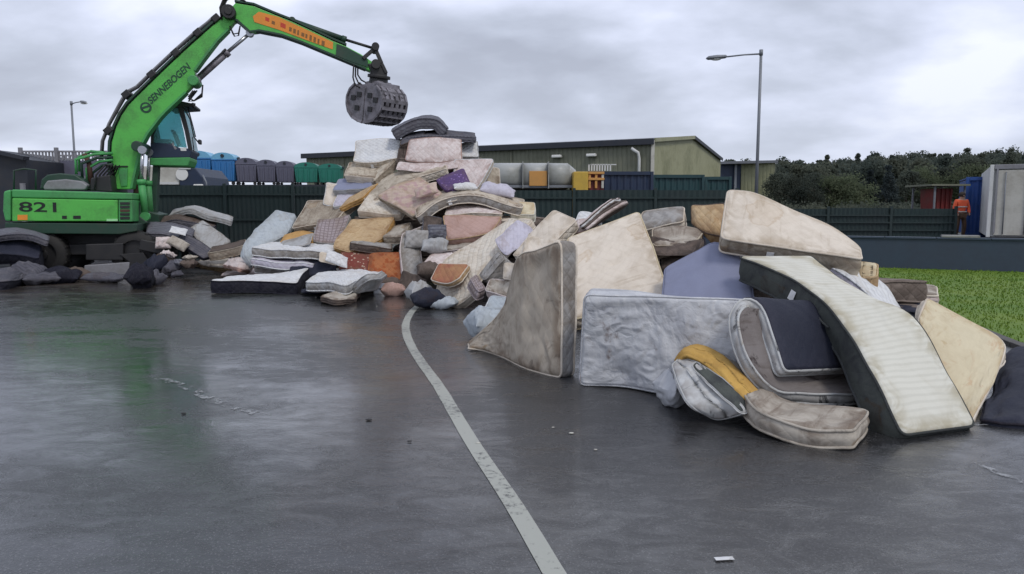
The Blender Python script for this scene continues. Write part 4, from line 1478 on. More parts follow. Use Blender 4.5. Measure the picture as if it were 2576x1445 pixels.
    cylinder((735, 53), (871, 101), (943, 123), .07, YM, M['dkgreen'])
    cylinder((366, 545), (355, 452), (359, 378), .085, YM - .45, M['green2'])
    cylinder((378, 545), (372, 455), (376, 384), .085, YM + .45, M['green2'])
    b = MB(); c = P(356, 372, YM); b.cyl(c - Vector((0, .5, 0)), c + Vector((0, .5, 0)), .13, n=16); b.build("lift_pin", M['dkgreen'], X, bevel=.02)
    b = MB(); c = P(490, 207, YM); b.cyl(c - Vector((0, .3, 0)), c + Vector((0, .3, 0)), .13, n=16); b.build("cylinder_pin", M['green2'], X, bevel=.02)
    b = MB(); b.prism(W([(336, 486), (348, 500), (352, 545), (372, 560), (345, 575), (334, 560)], YM - .55), (0, .12, 0)); b.build("boom_bracket", M['dkgreen'], X, bevel=.02)
    b = MB(); b.prism(W([(330, 520), (400, 540), (400, 575), (330, 575)], YM + .1), (0, 1.2, 0)); b.build("front_deck", M['dkgreen'], X, bevel=.02)
    b = MB(); b.prism(W([(335, 575), (335, 430), (352, 430), (378, 575)], YM + .25), (0, .3, 0)); b.build("boom_bracket", M['rust'], X, bevel=.02)

    # --- linkage
    def link_bar(a, e_, w, mat, y, name="link"):
        b = MB(); b.bar(P(*a, y), P(*e_, y), w * .6, w, up=(0, 0, 1)); b.build(name, mat, X, bevel=.015)
    for y in (YM - .2, YM + .2):
        link_bar((943, 122), (913, 148), .1, M['black'], y)
        link_bar((943, 121), (960, 160), .1, M['black'], y)
        link_bar((960, 160), (972, 185), .09, M['black'], y)
    b = MB(); c = P(943, 122, YM); b.cyl(c - Vector((0, .28, 0)), c + Vector((0, .28, 0)), .1, n=14); b.build("link_pin", M['black'], X)
    b = MB(); c = P(944, 166, YM); b.cyl(c - Vector((0, .3, 0)), c + Vector((0, .3, 0)), .12, n=14); b.build("tip_pin", M['black'], X)

    # --- raised cab
    y0, y1 = YM + .42, YM + 1.45
    cabp = [(377, 398), (378, 340), (392, 300), (424, 256), (448, 254), (461, 275), (474, 330), (482, 378), (477, 400)]
    b = MB(); b.prism(W([(377, 403), (376, 398), (478, 396), (478, 404), (472, 418), (378, 416)], y0 - .02), (0, 1.1, 0)); b.build("cab_base", M['green2'], X, bevel=.02)
    b = MB(); b.prism(W([(378, 398), (378, 358), (428, 362), (446, 372), (478, 374), (482, 380), (478, 397)], y0), (0, 1.05, 0)); b.build("cab_lower", M['navy'], X, bevel=.02)
    b = MB(); b.prism(W([(418, 262), (424, 255), (448, 253), (487, 261), (487, 268), (455, 270), (420, 274)], y0 - .02), (0, 1.1, 0)); b.build("cab_roof", M['black'], X, bevel=.02)
    for y in (y0, y1 - .04):
        b = MB(); b.prism(W([(446, 268), (460, 270), (474, 325), (484, 378), (474, 380), (464, 330)], y), (0, .05, 0)); b.build("front_pillar", M['black'], X)
        b = MB(); b.prism(W([(379, 362), (379, 340), (393, 300), (420, 262), (427, 266), (400, 303), (386, 342), (386, 362)], y), (0, .05, 0)); b.build("rear_pillar", M['black'], X)
        b = MB(); b.prism(W([(387, 360), (387, 342), (401, 303), (424, 272), (448, 272), (462, 330), (470, 372), (446, 370), (428, 361)], y + .015), (0, .012, 0)); b.build("side_window", M['glass'], X)
    b = MB(); f0, f1 = P(461, 274, y0 + .05), P(483, 376, y0 + .05); b.add([f0, f0 + Vector((0, .9, 0)), f1 + Vector((0, .9, 0)), f1], [(0, 1, 2, 3)]); b.add([f0 + Vector((.012, 0, 0)), f0 + Vector((.012, .9, 0)), f1 + Vector((.012, .9, 0)), f1 + Vector((.012, 0, 0))], [(0, 1, 2, 3)]); b.build("windscreen", M['glass'], X)
    # seat, column and operator's console seen through the glass
    c = P(412, 360, y0 + .5)
    b = MB(); b.box(c + Vector((0, 0, .02)), (.45, .45, .12)); b.box(c + Vector((-.2, 0, .38)), (.12, .42, .65), ry=R(-8)); b.build("seat", M['black'], X, bevel=.03)
    b = MB(); c = P(452, 368, y0 + .5); b.bar(c, c + Vector((-.12, 0, .35)), .08, .1); b.box(c + Vector((-.14, 0, .38)), (.05, .35, .05)); b.build("steering_column", M['black'], X)
    b = MB(); b.prism(W([(453, 372), (468, 372), (469, 380), (455, 380)], y0 - .012), (0, .01, 0)); b.build("sticker", M['paper'], X)
    b = MB(); b.prism(W([(431, 360), (435, 359), (445, 375), (440, 377)], y0 - .012), (0, .01, 0)); b.build("sticker", M['greypaint'], X)
    # guard rail, mirror and lamps in front of the cab
    b = MB(); b.tube(W([(460, 268), (478, 300), (488, 345), (500, 360)], y0), .018, 6); b.tube(W([(472, 268), (486, 320), (492, 345)], y0 + .1), .014, 6); b.tube(W([(484, 345), (488, 382)], y0), .012, 6); b.build("mirror_arm", M['black'], X)
    b = MB(); c = P(503, 358, y0); b.box(c, (.07, .2, .12)); b.build("mirror", M['black'], X, bevel=.02)
    for y in (y0 + .1, y1 - .1):
        b = MB(); c = P(482, 264, y); b.cyl(c, c + Vector((.08, 0, -.02)), .06, n=12); b.build("work_lamp", M['black'], X)
    b = MB(); b.tube(W([(434, 254), (440, 243), (452, 240)], y0 + .3), .012, 6); b.build("roof_rail", M['black'], X)
    # cab riser
    b = MB(); b.prism(W([(384, 416), (398, 416), (392, 560), (376, 560)], y0 + .15), (0, .3, 0)); b.build("cab_riser", M['dkgreen'], X, bevel=.02)
    b = MB(); b.prism(W([(384, 416), (398, 416), (392, 560), (376, 560)], y1 - .4), (0, .3, 0)); b.build("cab_riser", M['dkgreen'], X, bevel=.02)

    # --- lettering
    def text(s_, px, py, y, size, ang, mat, parent, sx=1.0, shear=0.0, space=1.0, bold=.03):
        cu = bpy.data.curves.new("lettering", 'FONT')
        cu.body = s_; cu.size = size; cu.extrude = .004; cu.align_x = 'LEFT'; cu.offset = size * bold
        cu.shear = shear; cu.space_character = space
        cu.materials.append(mat)
        o = bpy.data.objects.new("lettering", cu); col.objects.link(o)
        o.parent = parent
        o.location = P(px, py, y) - WLOC[parent.name]
        o.rotation_euler = (R(90), -R(ang), 0)
        o.scale = (sx, 1, 1)
        bpy.context.view_layer.update()
        me = bpy.data.meshes.new_from_object(o.evaluated_get(bpy.context.evaluated_depsgraph_get()))
        n_ = bpy.data.objects.new("print", me); col.objects.link(n_)
        n_.parent = parent; n_.location = o.location; n_.rotation_euler = o.rotation_euler; n_.scale = o.scale
        bpy.data.objects.remove(o, do_unlink=True)
        n_.name = "lettering"
    text("821", 47, 532, YB - .026, .31, -1, M['blackletter'], X, 1.9, bold=.012)
    text("SENNEBOGEN", 380, 263, YM - hw - .006, .225, 44, M['darkletter'], X, .92, .25, bold=.016)
    # round maker's emblem
    c = P(367, 271, YM - hw - .004)
    for rr, mt in ((.13, 'darkletter'), (.085, 'green')):
        b = MB(); yy = -.006 if mt == 'green' else 0
        b.cyl(c + Vector((0, .0 + yy, 0)), c + Vector((0, -.008 + yy, 0)), rr, n=24); b.build("emblem", M[mt], X)
    b = MB(); b.bar(c + Vector((-.1, -.016, -.03)), c + Vector((.1, -.016, .05)), .006, .05); b.build("emblem", M['darkletter'], X)
    # faded, unreadable print of the banner: worn blocks only
    r2 = random.Random(3)
    for px_, py_, hh, ww, mt in [(668, 47, 9, 10, 'redletter'), (684, 56, 8, 8, 'brownletter'), (706, 62, 11, 13, 'redletter')] + [(728 + 10.2 * i_, 73 + 4.35 * i_, 9 + r2.random() * 5, 4 + r2.random() * 4, 'brownletter') for i_ in range(9)]:
        q = W([(px_, py_ - hh / 2), (px_ + ww, py_ - hh / 2 + ww * .42), (px_ + ww - 1, py_ + hh / 2 + ww * .42), (px_ - 1, py_ + hh / 2)], YM - .1615)
        b = MB(); b.prism(q, (0, -.003, 0)); b.build("faded_print", M[mt], stk)

    # --- sorting grab: two perforated shells, turned a little about the vertical
    G = P(948, 254, YM)
    Rm = Matrix.Rotation(R(-50), 3, 'Z') @ Matrix.Rotation(R(9), 3, 'Y')

    def g(x, y, z): return G + Rm @ Vector((x, y, z))
    b = MB(); b.cyl(g(0, 0, .38), g(0, 0, .58), .26, .24, 20); b.cyl(g(0, 0, .58), g(0, 0, .66), .30, .30, 20); b.build("rotator", M['black'], X, bevel=.01)
    b = MB(); b.prism([P(925, 160, YM - .2), P(958, 158, YM - .2), P(975, 182, YM - .2), P(972, 208, YM - .2), P(940, 206, YM - .2), P(934, 184, YM - .2)], (0, .4, 0)); b.build("grab_head", M['black'], X, bevel=.03)
    b = MB(); b.box(g(0, 0, .32), (.9, .75, .16), rz=R(-50)); b.box(g(.0, 0, .42), (.5, .5, .1), rz=R(-50)); b.build("grab_yoke", M['steel'], X, bevel=.02)
    for sx in (-1, 1):
        for sy in (-.3, 0, .3):
            b = MB(); b.bar(g(sx * .35, sy, .38), g(sx * .62, sy, .12), .07, .12); b.build("grab_arm", M['steel'], X, bevel=.01)
        b = MB(); b.cyl(g(sx * .1, .42, .34), g(sx * .45, .42, .06), .055, n=12); b.build("grab_ram", M['chrome'], X)
    # shells: arc from pivot down to the closed lip, width along local y
    wy = .44
    prof = []
    for k_ in range(9):
        a = R(20 + k_ * 17)
        prof.append((.12 + .58 * math.sin(a), .02 + .46 * math.cos(a) - .10))
    prof = [(.40, .36), (.58, .22), (.67, .02), (.66, -.18), (.58, -.36), (.42, -.50), (.20, -.57), (.02, -.60)]
    for sx in (-1, 1):
        sh_ = empty("grab_shell", g(0, 0, 0)); sh_.parent = X; sh_.location = Vector(g(0, 0, 0)) - WLOC[X.name]; WLOC[sh_.name] = Vector(g(0, 0, 0))
        # horizontal bars and uprights make the perforated face
        ys = [-wy + 2 * wy * i / 5 for i in range(6)]
        for yv in ys:
            b = MB()
            for i in range(len(prof) - 1):
                (x_a, z_a), (x_b, z_b) = prof[i], prof[i + 1]
                b.bar(g(sx * x_a, yv, z_a), g(sx * x_b, yv, z_b), .10 if abs(yv) < wy - .01 else .07, .05, up=Rm @ Vector((sx, 0, .1)))
            b.build("shell_bar", M['steel'], sh_)
        for i, (x_a, z_a) in enumerate(prof):
            if i == 0: continue
            b = MB(); b.bar(g(sx * x_a, -wy, z_a), g(sx * x_a, wy, z_a), .05, .09 if i < 7 else .07, up=Rm @ Vector((0, 0, 1))); b.build("shell_bar", M['steel'], sh_)
        # solid middle band plates
        b = MB()
        for i in (0, 1, 4, 6):
            (x_a, z_a), (x_b, z_b) = prof[i], prof[i + 1]
            b.add([g(sx * x_a * .985, -wy, z_a), g(sx * x_a * .985, wy, z_a), g(sx * x_b * .985, wy, z_b), g(sx * x_b * .985, -wy, z_b)], [(0, 1, 2, 3)])
        b.build("shell_plate", M['steel'], sh_)
        for yv in (-wy, wy):
            poly = [g(0.01 * sx, yv, .28)] + [g(sx * x_, yv, z_) for x_, z_ in prof]
            b = MB(); b.prism(poly, Rm @ Vector((0, .035 * (1 if yv < 0 else -1), 0))); b.build("end_plate", M['steel'], sh_)
    for yv in (-wy - .02, wy + .02):
        for (ax, az) in ((.2, .1), (.42, .0), (.25, -.25), (-.2, .1), (-.42, 0), (-.25, -.25)):
            b = MB(); b.box(g(ax, yv, az), (.16, .02, .13), rz=R(-50), ry=R(9)); b.build("end_rib", M['black'], X, bevel=.005)
    # hoses to the grab
    for k_ in range(3):
        b = MB(); pts = [(890 + 5 * k_, 160 + 2 * k_), (888 + 6 * k_, 195 - 3 * k_), (893 + 8 * k_, 214 - 6 * k_), (910 + 5 * k_, 224 - 8 * k_), (930, 218 - 6 * k_)]
        b.tube(W(pts, YM - .15 + .12 * k_), .02, 6); b.build("hose", M['rubber'], X)

    X.rotation_euler = (0, 0, YAW)


excavator()


# ------------------------------------------------------------------ person in orange by the blue container
def person():
    d = 27.8
    base = P(2413, 600, d); base.z = 0.46
    hgt = 1.74
    r = empty("person", base, "person in bright orange work jacket and brown trousers standing beside the blue container", "person")
    j = {'pel': (0, 0, .93), 'spi': (0, .01, 1.13), 'che': (0, .0, 1.36), 'nec': (0, -.01, 1.50), 'hed': (0, -.03, 1.60), 'top': (0, -.03, 1.70),
         'ls': (-.19, 0, 1.42), 'le': (-.25, .02, 1.15), 'lw': (-.20, -.14, .93), 'lh': (-.19, -.17, .86),
         'rs': (.19, 0, 1.42), 're': (.27, .0, 1.16), 'rw': (.24, -.12, .95), 'rh': (.23, -.15, .88),
         'lp': (-.10, 0, .88), 'lk': (-.11, -.02, .5), 'la': (-.12, .03, .1), 'lt': (-.13, -.14, .04),
         'rp': (.10, 0, .88), 'rk': (.13, -.06, .5), 'ra': (.15, .02, .1), 'rt': (.17, -.15, .04)}
    rad = dict(pel=.15, spi=.14, che=.16, nec=.055, hed=.095, top=.07, ls=.075, le=.055, lw=.04, lh=.035, rs=.075, re=.055, rw=.04, rh=.035, lp=.10, lk=.07, la=.05, lt=.04, rp=.10, rk=.07, ra=.05, rt=.04)
    ed_ = [('pel', 'spi'), ('spi', 'che'), ('che', 'nec'), ('nec', 'hed'), ('hed', 'top'), ('che', 'ls'), ('ls', 'le'), ('le', 'lw'), ('lw', 'lh'), ('che', 'rs'), ('rs', 're'), ('re', 'rw'), ('rw', 'rh'), ('pel', 'lp'), ('lp', 'lk'), ('lk', 'la'), ('la', 'lt'), ('pel', 'rp'), ('rp', 'rk'), ('rk', 'ra'), ('ra', 'rt')]

    def skin(name, keys, edges, mat, grow=0.0):
        me = bpy.data.meshes.new(name)
        me.from_pydata([j[k_] for k_ in keys], [(keys.index(a), keys.index(c)) for a, c in edges], [])
        o = link(name, me, mat, r, world=False)
        md = o.modifiers.new("skin", 'SKIN')
        for i, k_ in enumerate(keys):
            o.data.skin_vertices[0].data[i].radius = (rad[k_] + grow, (rad[k_] + grow) * .85)
        o.data.skin_vertices[0].data[0].use_root = True
        md.use_smooth_shade = True
        o.modifiers.new("sub", 'SUBSURF').levels = 2
        o.modifiers["sub"].render_levels = 2
        me.materials.append(mat) if len(me.materials) == 0 else None
        return o
    ks = list(j)
    skin("body", ks, ed_, M['skin'])
    skin("jacket", ['pel', 'spi', 'che', 'ls', 'le', 'lw', 'rs', 're', 'rw'], [('pel', 'spi'), ('spi', 'che'), ('che', 'ls'), ('ls', 'le'), ('le', 'lw'), ('che', 'rs'), ('rs', 're'), ('re', 'rw')], M['hivis'], .022)
    skin("trousers", ['pel', 'lp', 'lk', 'la', 'rp', 'rk', 'ra'], [('pel', 'lp'), ('lp', 'lk'), ('lk', 'la'), ('pel', 'rp'), ('rp', 'rk'), ('rk', 'ra')], M['trousers'], .014)
    b = MB(); b.ball((0, -.01, 1.655), .115, 14, 8, (1, 1.08, .95)); b.build("hair", M['hair'], r, world=False)
    b = MB(); b.ball((0, -.13, 1.61), .02, 8, 6); b.build("nose", M['skin'], r, world=False)
    b = MB(); n = 20
    for zz_ in (1.02, 1.2):
        pts = [(math.cos(2 * math.pi * i / n) * .195, math.sin(2 * math.pi * i / n) * .165, zz_) for i in range(n + 1)]
        b.tube(pts, .022, 6)
    b.build("reflective_tape", M['reflect'], r, world=False)


person()

# ------------------------------------------------------------------ mattress cloths
F = {}
CR = (0.60, 0.53, 0.43)
F['cream'] = fabric("cream_cover", (0.70, 0.63, 0.54), 'plain', dirt=0.30, dc=(0.34, 0.26, 0.17), quilt=0.22)
F['creamq'] = fabric("cream_quilted_cover", (0.68, 0.63, 0.55), 'damask', (0.62, 0.56, 0.48), dirt=0.3, dc=(0.33, 0.25, 0.16), quilt=0.8)
F['beige'] = fabric("dirty_beige_cover", (0.54, 0.48, 0.39), 'damask', (0.47, 0.41, 0.33), dirt=0.55, dc=(0.18, 0.13, 0.09), wr=0.8, quilt=0.3)
F['beigest'] = fabric("dirty_beige_cover_with_dark_stains", (0.50, 0.44, 0.36), 'damask', (0.44, 0.38, 0.31), dirt=0.6, dc=(0.19, 0.14, 0.10), blot=0.55, bc=(0.09, 0.065, 0.05), wr=0.9, quilt=0.2)
F['beigebr'] = fabric("brown_beige_cover", (0.42, 0.37, 0.30), 'damask', (0.36, 0.31, 0.25), dirt=0.6, dc=(0.14, 0.10, 0.07), wr=0.5)
F['white'] = fabric("white_cover", (0.68, 0.69, 0.70), 'damask', (0.62, 0.63, 0.65), dirt=0.2, dc=(0.40, 0.36, 0.3), quilt=0.8)
F['whitest'] = fabric("white_green_tinged_cover", (0.64, 0.63, 0.56), 'stripex', (0.50, 0.495, 0.43), dirt=0.5, dc=(0.38, 0.34, 0.24), ps=1.7, quilt=0.0)
F['grey'] = fabric("pale_grey_cover", (0.42, 0.43, 0.44), 'plain', dirt=0.4, dc=(0.22, 0.19, 0.16))
F['greyd'] = fabric("grey_damask_cover", (0.36, 0.35, 0.34), 'damask', (0.29, 0.28, 0.27), dirt=0.45, dc=(0.16, 0.13, 0.10))
F['paleblue'] = fabric("pale_blue_grey_cover", (0.43, 0.475, 0.51), 'damask', (0.38, 0.42, 0.46), dirt=0.25, dc=(0.25, 0.25, 0.24))
F['lav'] = fabric("lavender_grey_cover", (0.52, 0.50, 0.58), 'damask', (0.48, 0.46, 0.54), dirt=0.25, dc=(0.28, 0.24, 0.24))
F['bluelav'] = fabric("plain_lavender_blue_cover", (0.25, 0.27, 0.38), 'plain', dirt=0.15, dc=(0.2, 0.2, 0.25), wr=0.1, quilt=0.0)
F['pink'] = fabric("pink_cover", (0.46, 0.31, 0.27), 'plain', dirt=0.4, dc=(0.30, 0.17, 0.12), wr=0.4)
F['pinkcr'] = fabric("pinkish_cream_cover", (0.68, 0.61, 0.59), 'damask', (0.62, 0.53, 0.51), dirt=0.35, dc=(0.3, 0.2, 0.17), ps=1.3)
F['floral'] = fabric("faded_floral_cover", (0.55, 0.44, 0.38), 'damask', (0.47, 0.32, 0.33), dirt=0.4, dc=(0.33, 0.24, 0.15), ps=0.7)
F['ochre'] = fabric("ochre_cover", (0.56, 0.33, 0.12), 'plain', dirt=0.4, dc=(0.3, 0.17, 0.07), wr=0.5)
F['tan'] = fabric("tan_cover", (0.54, 0.40, 0.24), 'damask', (0.48, 0.34, 0.19), dirt=0.45, dc=(0.28, 0.17, 0.09), ps=1.5)
F['tanin'] = fabric("tan_underside", (0.40, 0.22, 0.11), 'plain', dirt=0.5, dc=(0.33, 0.12, 0.08), wr=0.3)
F['check'] = fabric("checked_cover", (0.36, 0.31, 0.32), 'check', (0.20, 0.16, 0.17), dirt=0.3, ps=1.0)
F['purple'] = fabric("purple_printed_cover", (0.10, 0.06, 0.17), 'dots', (0.24, 0.16, 0.36), dirt=0.2, ps=0.8)
F['dark'] = fabric("dark_grey_cover", (0.085, 0.085, 0.105), 'stripe', (0.06, 0.06, 0.075), dirt=0.35, dc=(0.16, 0.15, 0.16), ps=1.5, wr=0.5)
F['slate'] = fabric("slate_grey_cover", (0.16, 0.165, 0.19), 'stripe', (0.10, 0.10, 0.125), dirt=0.3, dc=(0.08, 0.07, 0.08), ps=1.2, wr=0.6)
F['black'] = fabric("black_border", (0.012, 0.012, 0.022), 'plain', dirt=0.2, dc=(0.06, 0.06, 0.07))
F['navy'] = fabric("navy_cover", (0.018, 0.021, 0.036), 'plain', dirt=0.25, dc=(0.04, 0.04, 0.06), wr=0.3, rough=0.7, quilt=0.15)
F['darkside'] = fabric("dark_grey_side", (0.045, 0.048, 0.050), 'plain', dirt=0.5, dc=(0.09, 0.10, 0.09), wr=0.5, quilt=0.1)
F['rust'] = fabric("rust_orange_cover", (0.40, 0.15, 0.06), 'damask', (0.34, 0.09, 0.03), dirt=0.35, dc=(0.15, 0.05, 0.03), wr=0.6)
F['redpat'] = fabric("dark_red_printed_cloth", (0.20, 0.05, 0.04), 'dots', (0.5, 0.36, 0.28), dirt=0.3, ps=0.7, wr=0.6)
F['brown'] = fabric("brown_grimy_cover", (0.13, 0.10, 0.085), 'plain', dirt=0.5, dc=(0.05, 0.04, 0.035), wr=0.6)
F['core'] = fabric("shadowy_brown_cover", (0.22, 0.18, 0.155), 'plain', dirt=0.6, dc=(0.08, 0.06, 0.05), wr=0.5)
F['foam'] = fabric("yellow_foam", (0.58, 0.36, 0.10), 'plain', dirt=0.3, dc=(0.35, 0.2, 0.06), blot=0.9, bc=(0.08, 0.05, 0.02), wr=0.3, quilt=0.0)
F['stained'] = fabric("white_mould_stained_cover", (0.52, 0.53, 0.53), 'plain', dirt=0.35, dc=(0.22, 0.19, 0.17), blot=0.95, bc=(0.02, 0.02, 0.025), wr=0.4, quilt=0.1)
F['stainedbr'] = fabric("brown_stained_border", (0.20, 0.18, 0.175), 'plain', dirt=0.5, dc=(0.08, 0.06, 0.05), blot=0.8, bc=(0.03, 0.02, 0.02), quilt=0.1)
F['creamst'] = fabric("cream_cover_with_stain", (0.63, 0.56, 0.40), 'plain', dirt=0.35, dc=(0.42, 0.30, 0.16), blot=0.35, bc=(0.45, 0.22, 0.10), quilt=0.15)
F['dirtycr'] = fabric("grimy_cream_cover", (0.47, 0.43, 0.37), "plain", dirt=0.7, dc=(0.17, 0.13, 0.10), blot=0.4, bc=(0.05, 0.035, 0.025), wr=0.6, quilt=0.2)


def plastic():
    t = NT("grey_polythene_wrap")
    uv = t.uvr()
    n = t.noise(uv, 2.4, 6, 0.6, 1.2)
    st = t.noise(uv, 1.5, 6, 0.7, 1.0)
    c = t.mix(t.ramp(n, (0.35, 0.7, 0.0, 1.0)), (0.56, 0.57, 0.59), (0.40, 0.41, 0.44))
    c = t.mix(t.math('MULTIPLY', t.ramp(st, (0.57, 0.68, 0.0, 1.0)), 0.8), c, (0.16, 0.11, 0.09))
    t.setc(c); t.rough(0.36)
    t.b.inputs["Specular IOR Level"].default_value = 0.5
    w = t.n("ShaderNodeTexNoise", noise_type='RIDGED_MULTIFRACTAL')
    w.inputs["Scale"].default_value = 4.2; w.inputs["Detail"].default_value = 5; w.inputs["Distortion"].default_value = 1.6
    t.l(uv, w.inputs["Vector"])
    ve = t.n("ShaderNodeTexVoronoi", feature='DISTANCE_TO_EDGE'); ve.inputs["Scale"].default_value = 5.0
    wa = t.n("ShaderNodeVectorMath", operation='ADD'); ws = t.n("ShaderNodeVectorMath", operation='SCALE'); ws.inputs[3].default_value = .35
    wn2 = t.n("ShaderNodeTexNoise"); wn2.inputs["Scale"].default_value = 4.0; wn2.inputs["Detail"].default_value = 4; t.l(uv, wn2.inputs["Vector"])
    t.l(wn2.outputs[1], ws.inputs[0]); t.l(uv, wa.inputs[0]); t.l(ws.outputs[0], wa.inputs[1]); t.l(wa.outputs[0], ve.inputs["Vector"])
    nb = t.bump(w.outputs[0], 0.75, 0.035)
    nb = t.bump(ve.outputs[0], 0.5, 0.04, nb)
    nb = t.bump(n, 0.5, 0.05, nb)
    t.l(nb, t.b.inputs["Normal"])
    return t.m


F['plastic'] = plastic()


# ------------------------------------------------------------------ mattress geometry
def dens(C, n):
    """resample control rows (R, C, 3) to n rows, smooth curve through them"""
    C = np.asarray(C, float)
    r = len(C)
    if r == 2:
        t = np.linspace(0, 1, n)[:, None, None]
        return C[0] * (1 - t) + C[1] * t
    E = np.concatenate([[2 * C[0] - C[1]], C, [2 * C[-1] - C[-2]]])
    out = []
    for i in range(r - 1):
        p0, p1, p2, p3 = E[i], E[i + 1], E[i + 2], E[i + 3]
        for t in np.linspace(0, 1, 12, endpoint=False):
            out.append(0.5 * (2 * p1 + (p2 - p0) * t + (2 * p0 - 5 * p1 + 4 * p2 - p3) * t * t + (3 * p1 - p0 - 3 * p2 + p3) * t ** 3))
    out.append(C[-1])
    out = np.array(out)
    sl = np.linalg.norm(np.diff(out, axis=0), axis=2).mean(1)
    cs = np.concatenate([[0], np.cumsum(sl)]); cs /= cs[-1]
    tt = np.linspace(0, 1, n)
    k = np.clip(np.searchsorted(cs, tt) - 1, 0, len(cs) - 2)
    f = ((tt - cs[k]) / np.maximum(cs[k + 1] - cs[k], 1e-9))[:, None, None]
    return out[k] * (1 - f) + out[k + 1] * f


def bil(G, u, v):
    n, m = G.shape[:2]
    x = np.clip(u, 0, 1) * (n - 1); y = np.clip(v, 0, 1) * (m - 1)
    i = np.minimum(x.astype(int), n - 2); j = np.minimum(y.astype(int), m - 2)
    f = (x - i)[..., None]; g = (y - j)[..., None]
    return (G[i, j] * (1 - f) + G[i + 1, j] * f) * (1 - g) + (G[i, j + 1] * (1 - f) + G[i + 1, j + 1] * f) * g


def cheap_noise(p, s, seed):
    """smooth pseudo noise from a few rotated sines"""
    r = np.random.RandomState(seed)
    o = np.zeros(p.shape[:-1])
    for k in range(6):
        w = r.randn(3) * s * (1 + .35 * k)
        o += np.sin(p @ w + r.rand() * 6.28) / (1 + .5 * k)
    return o / 3.0


def grid_mesh(V, uv, closed=False):
    n, m = V.shape[:2]
    idx = np.arange(n * m).reshape(n, m)
    a = idx[:-1, :-1].ravel(); b_ = idx[1:, :-1].ravel(); c = idx[1:, 1:].ravel(); d = idx[:-1, 1:].ravel()
    return V.reshape(-1, 3), np.stack([a, b_, c, d], 1), uv.reshape(-1, 2)


MSEED = [100]
REPORT = []


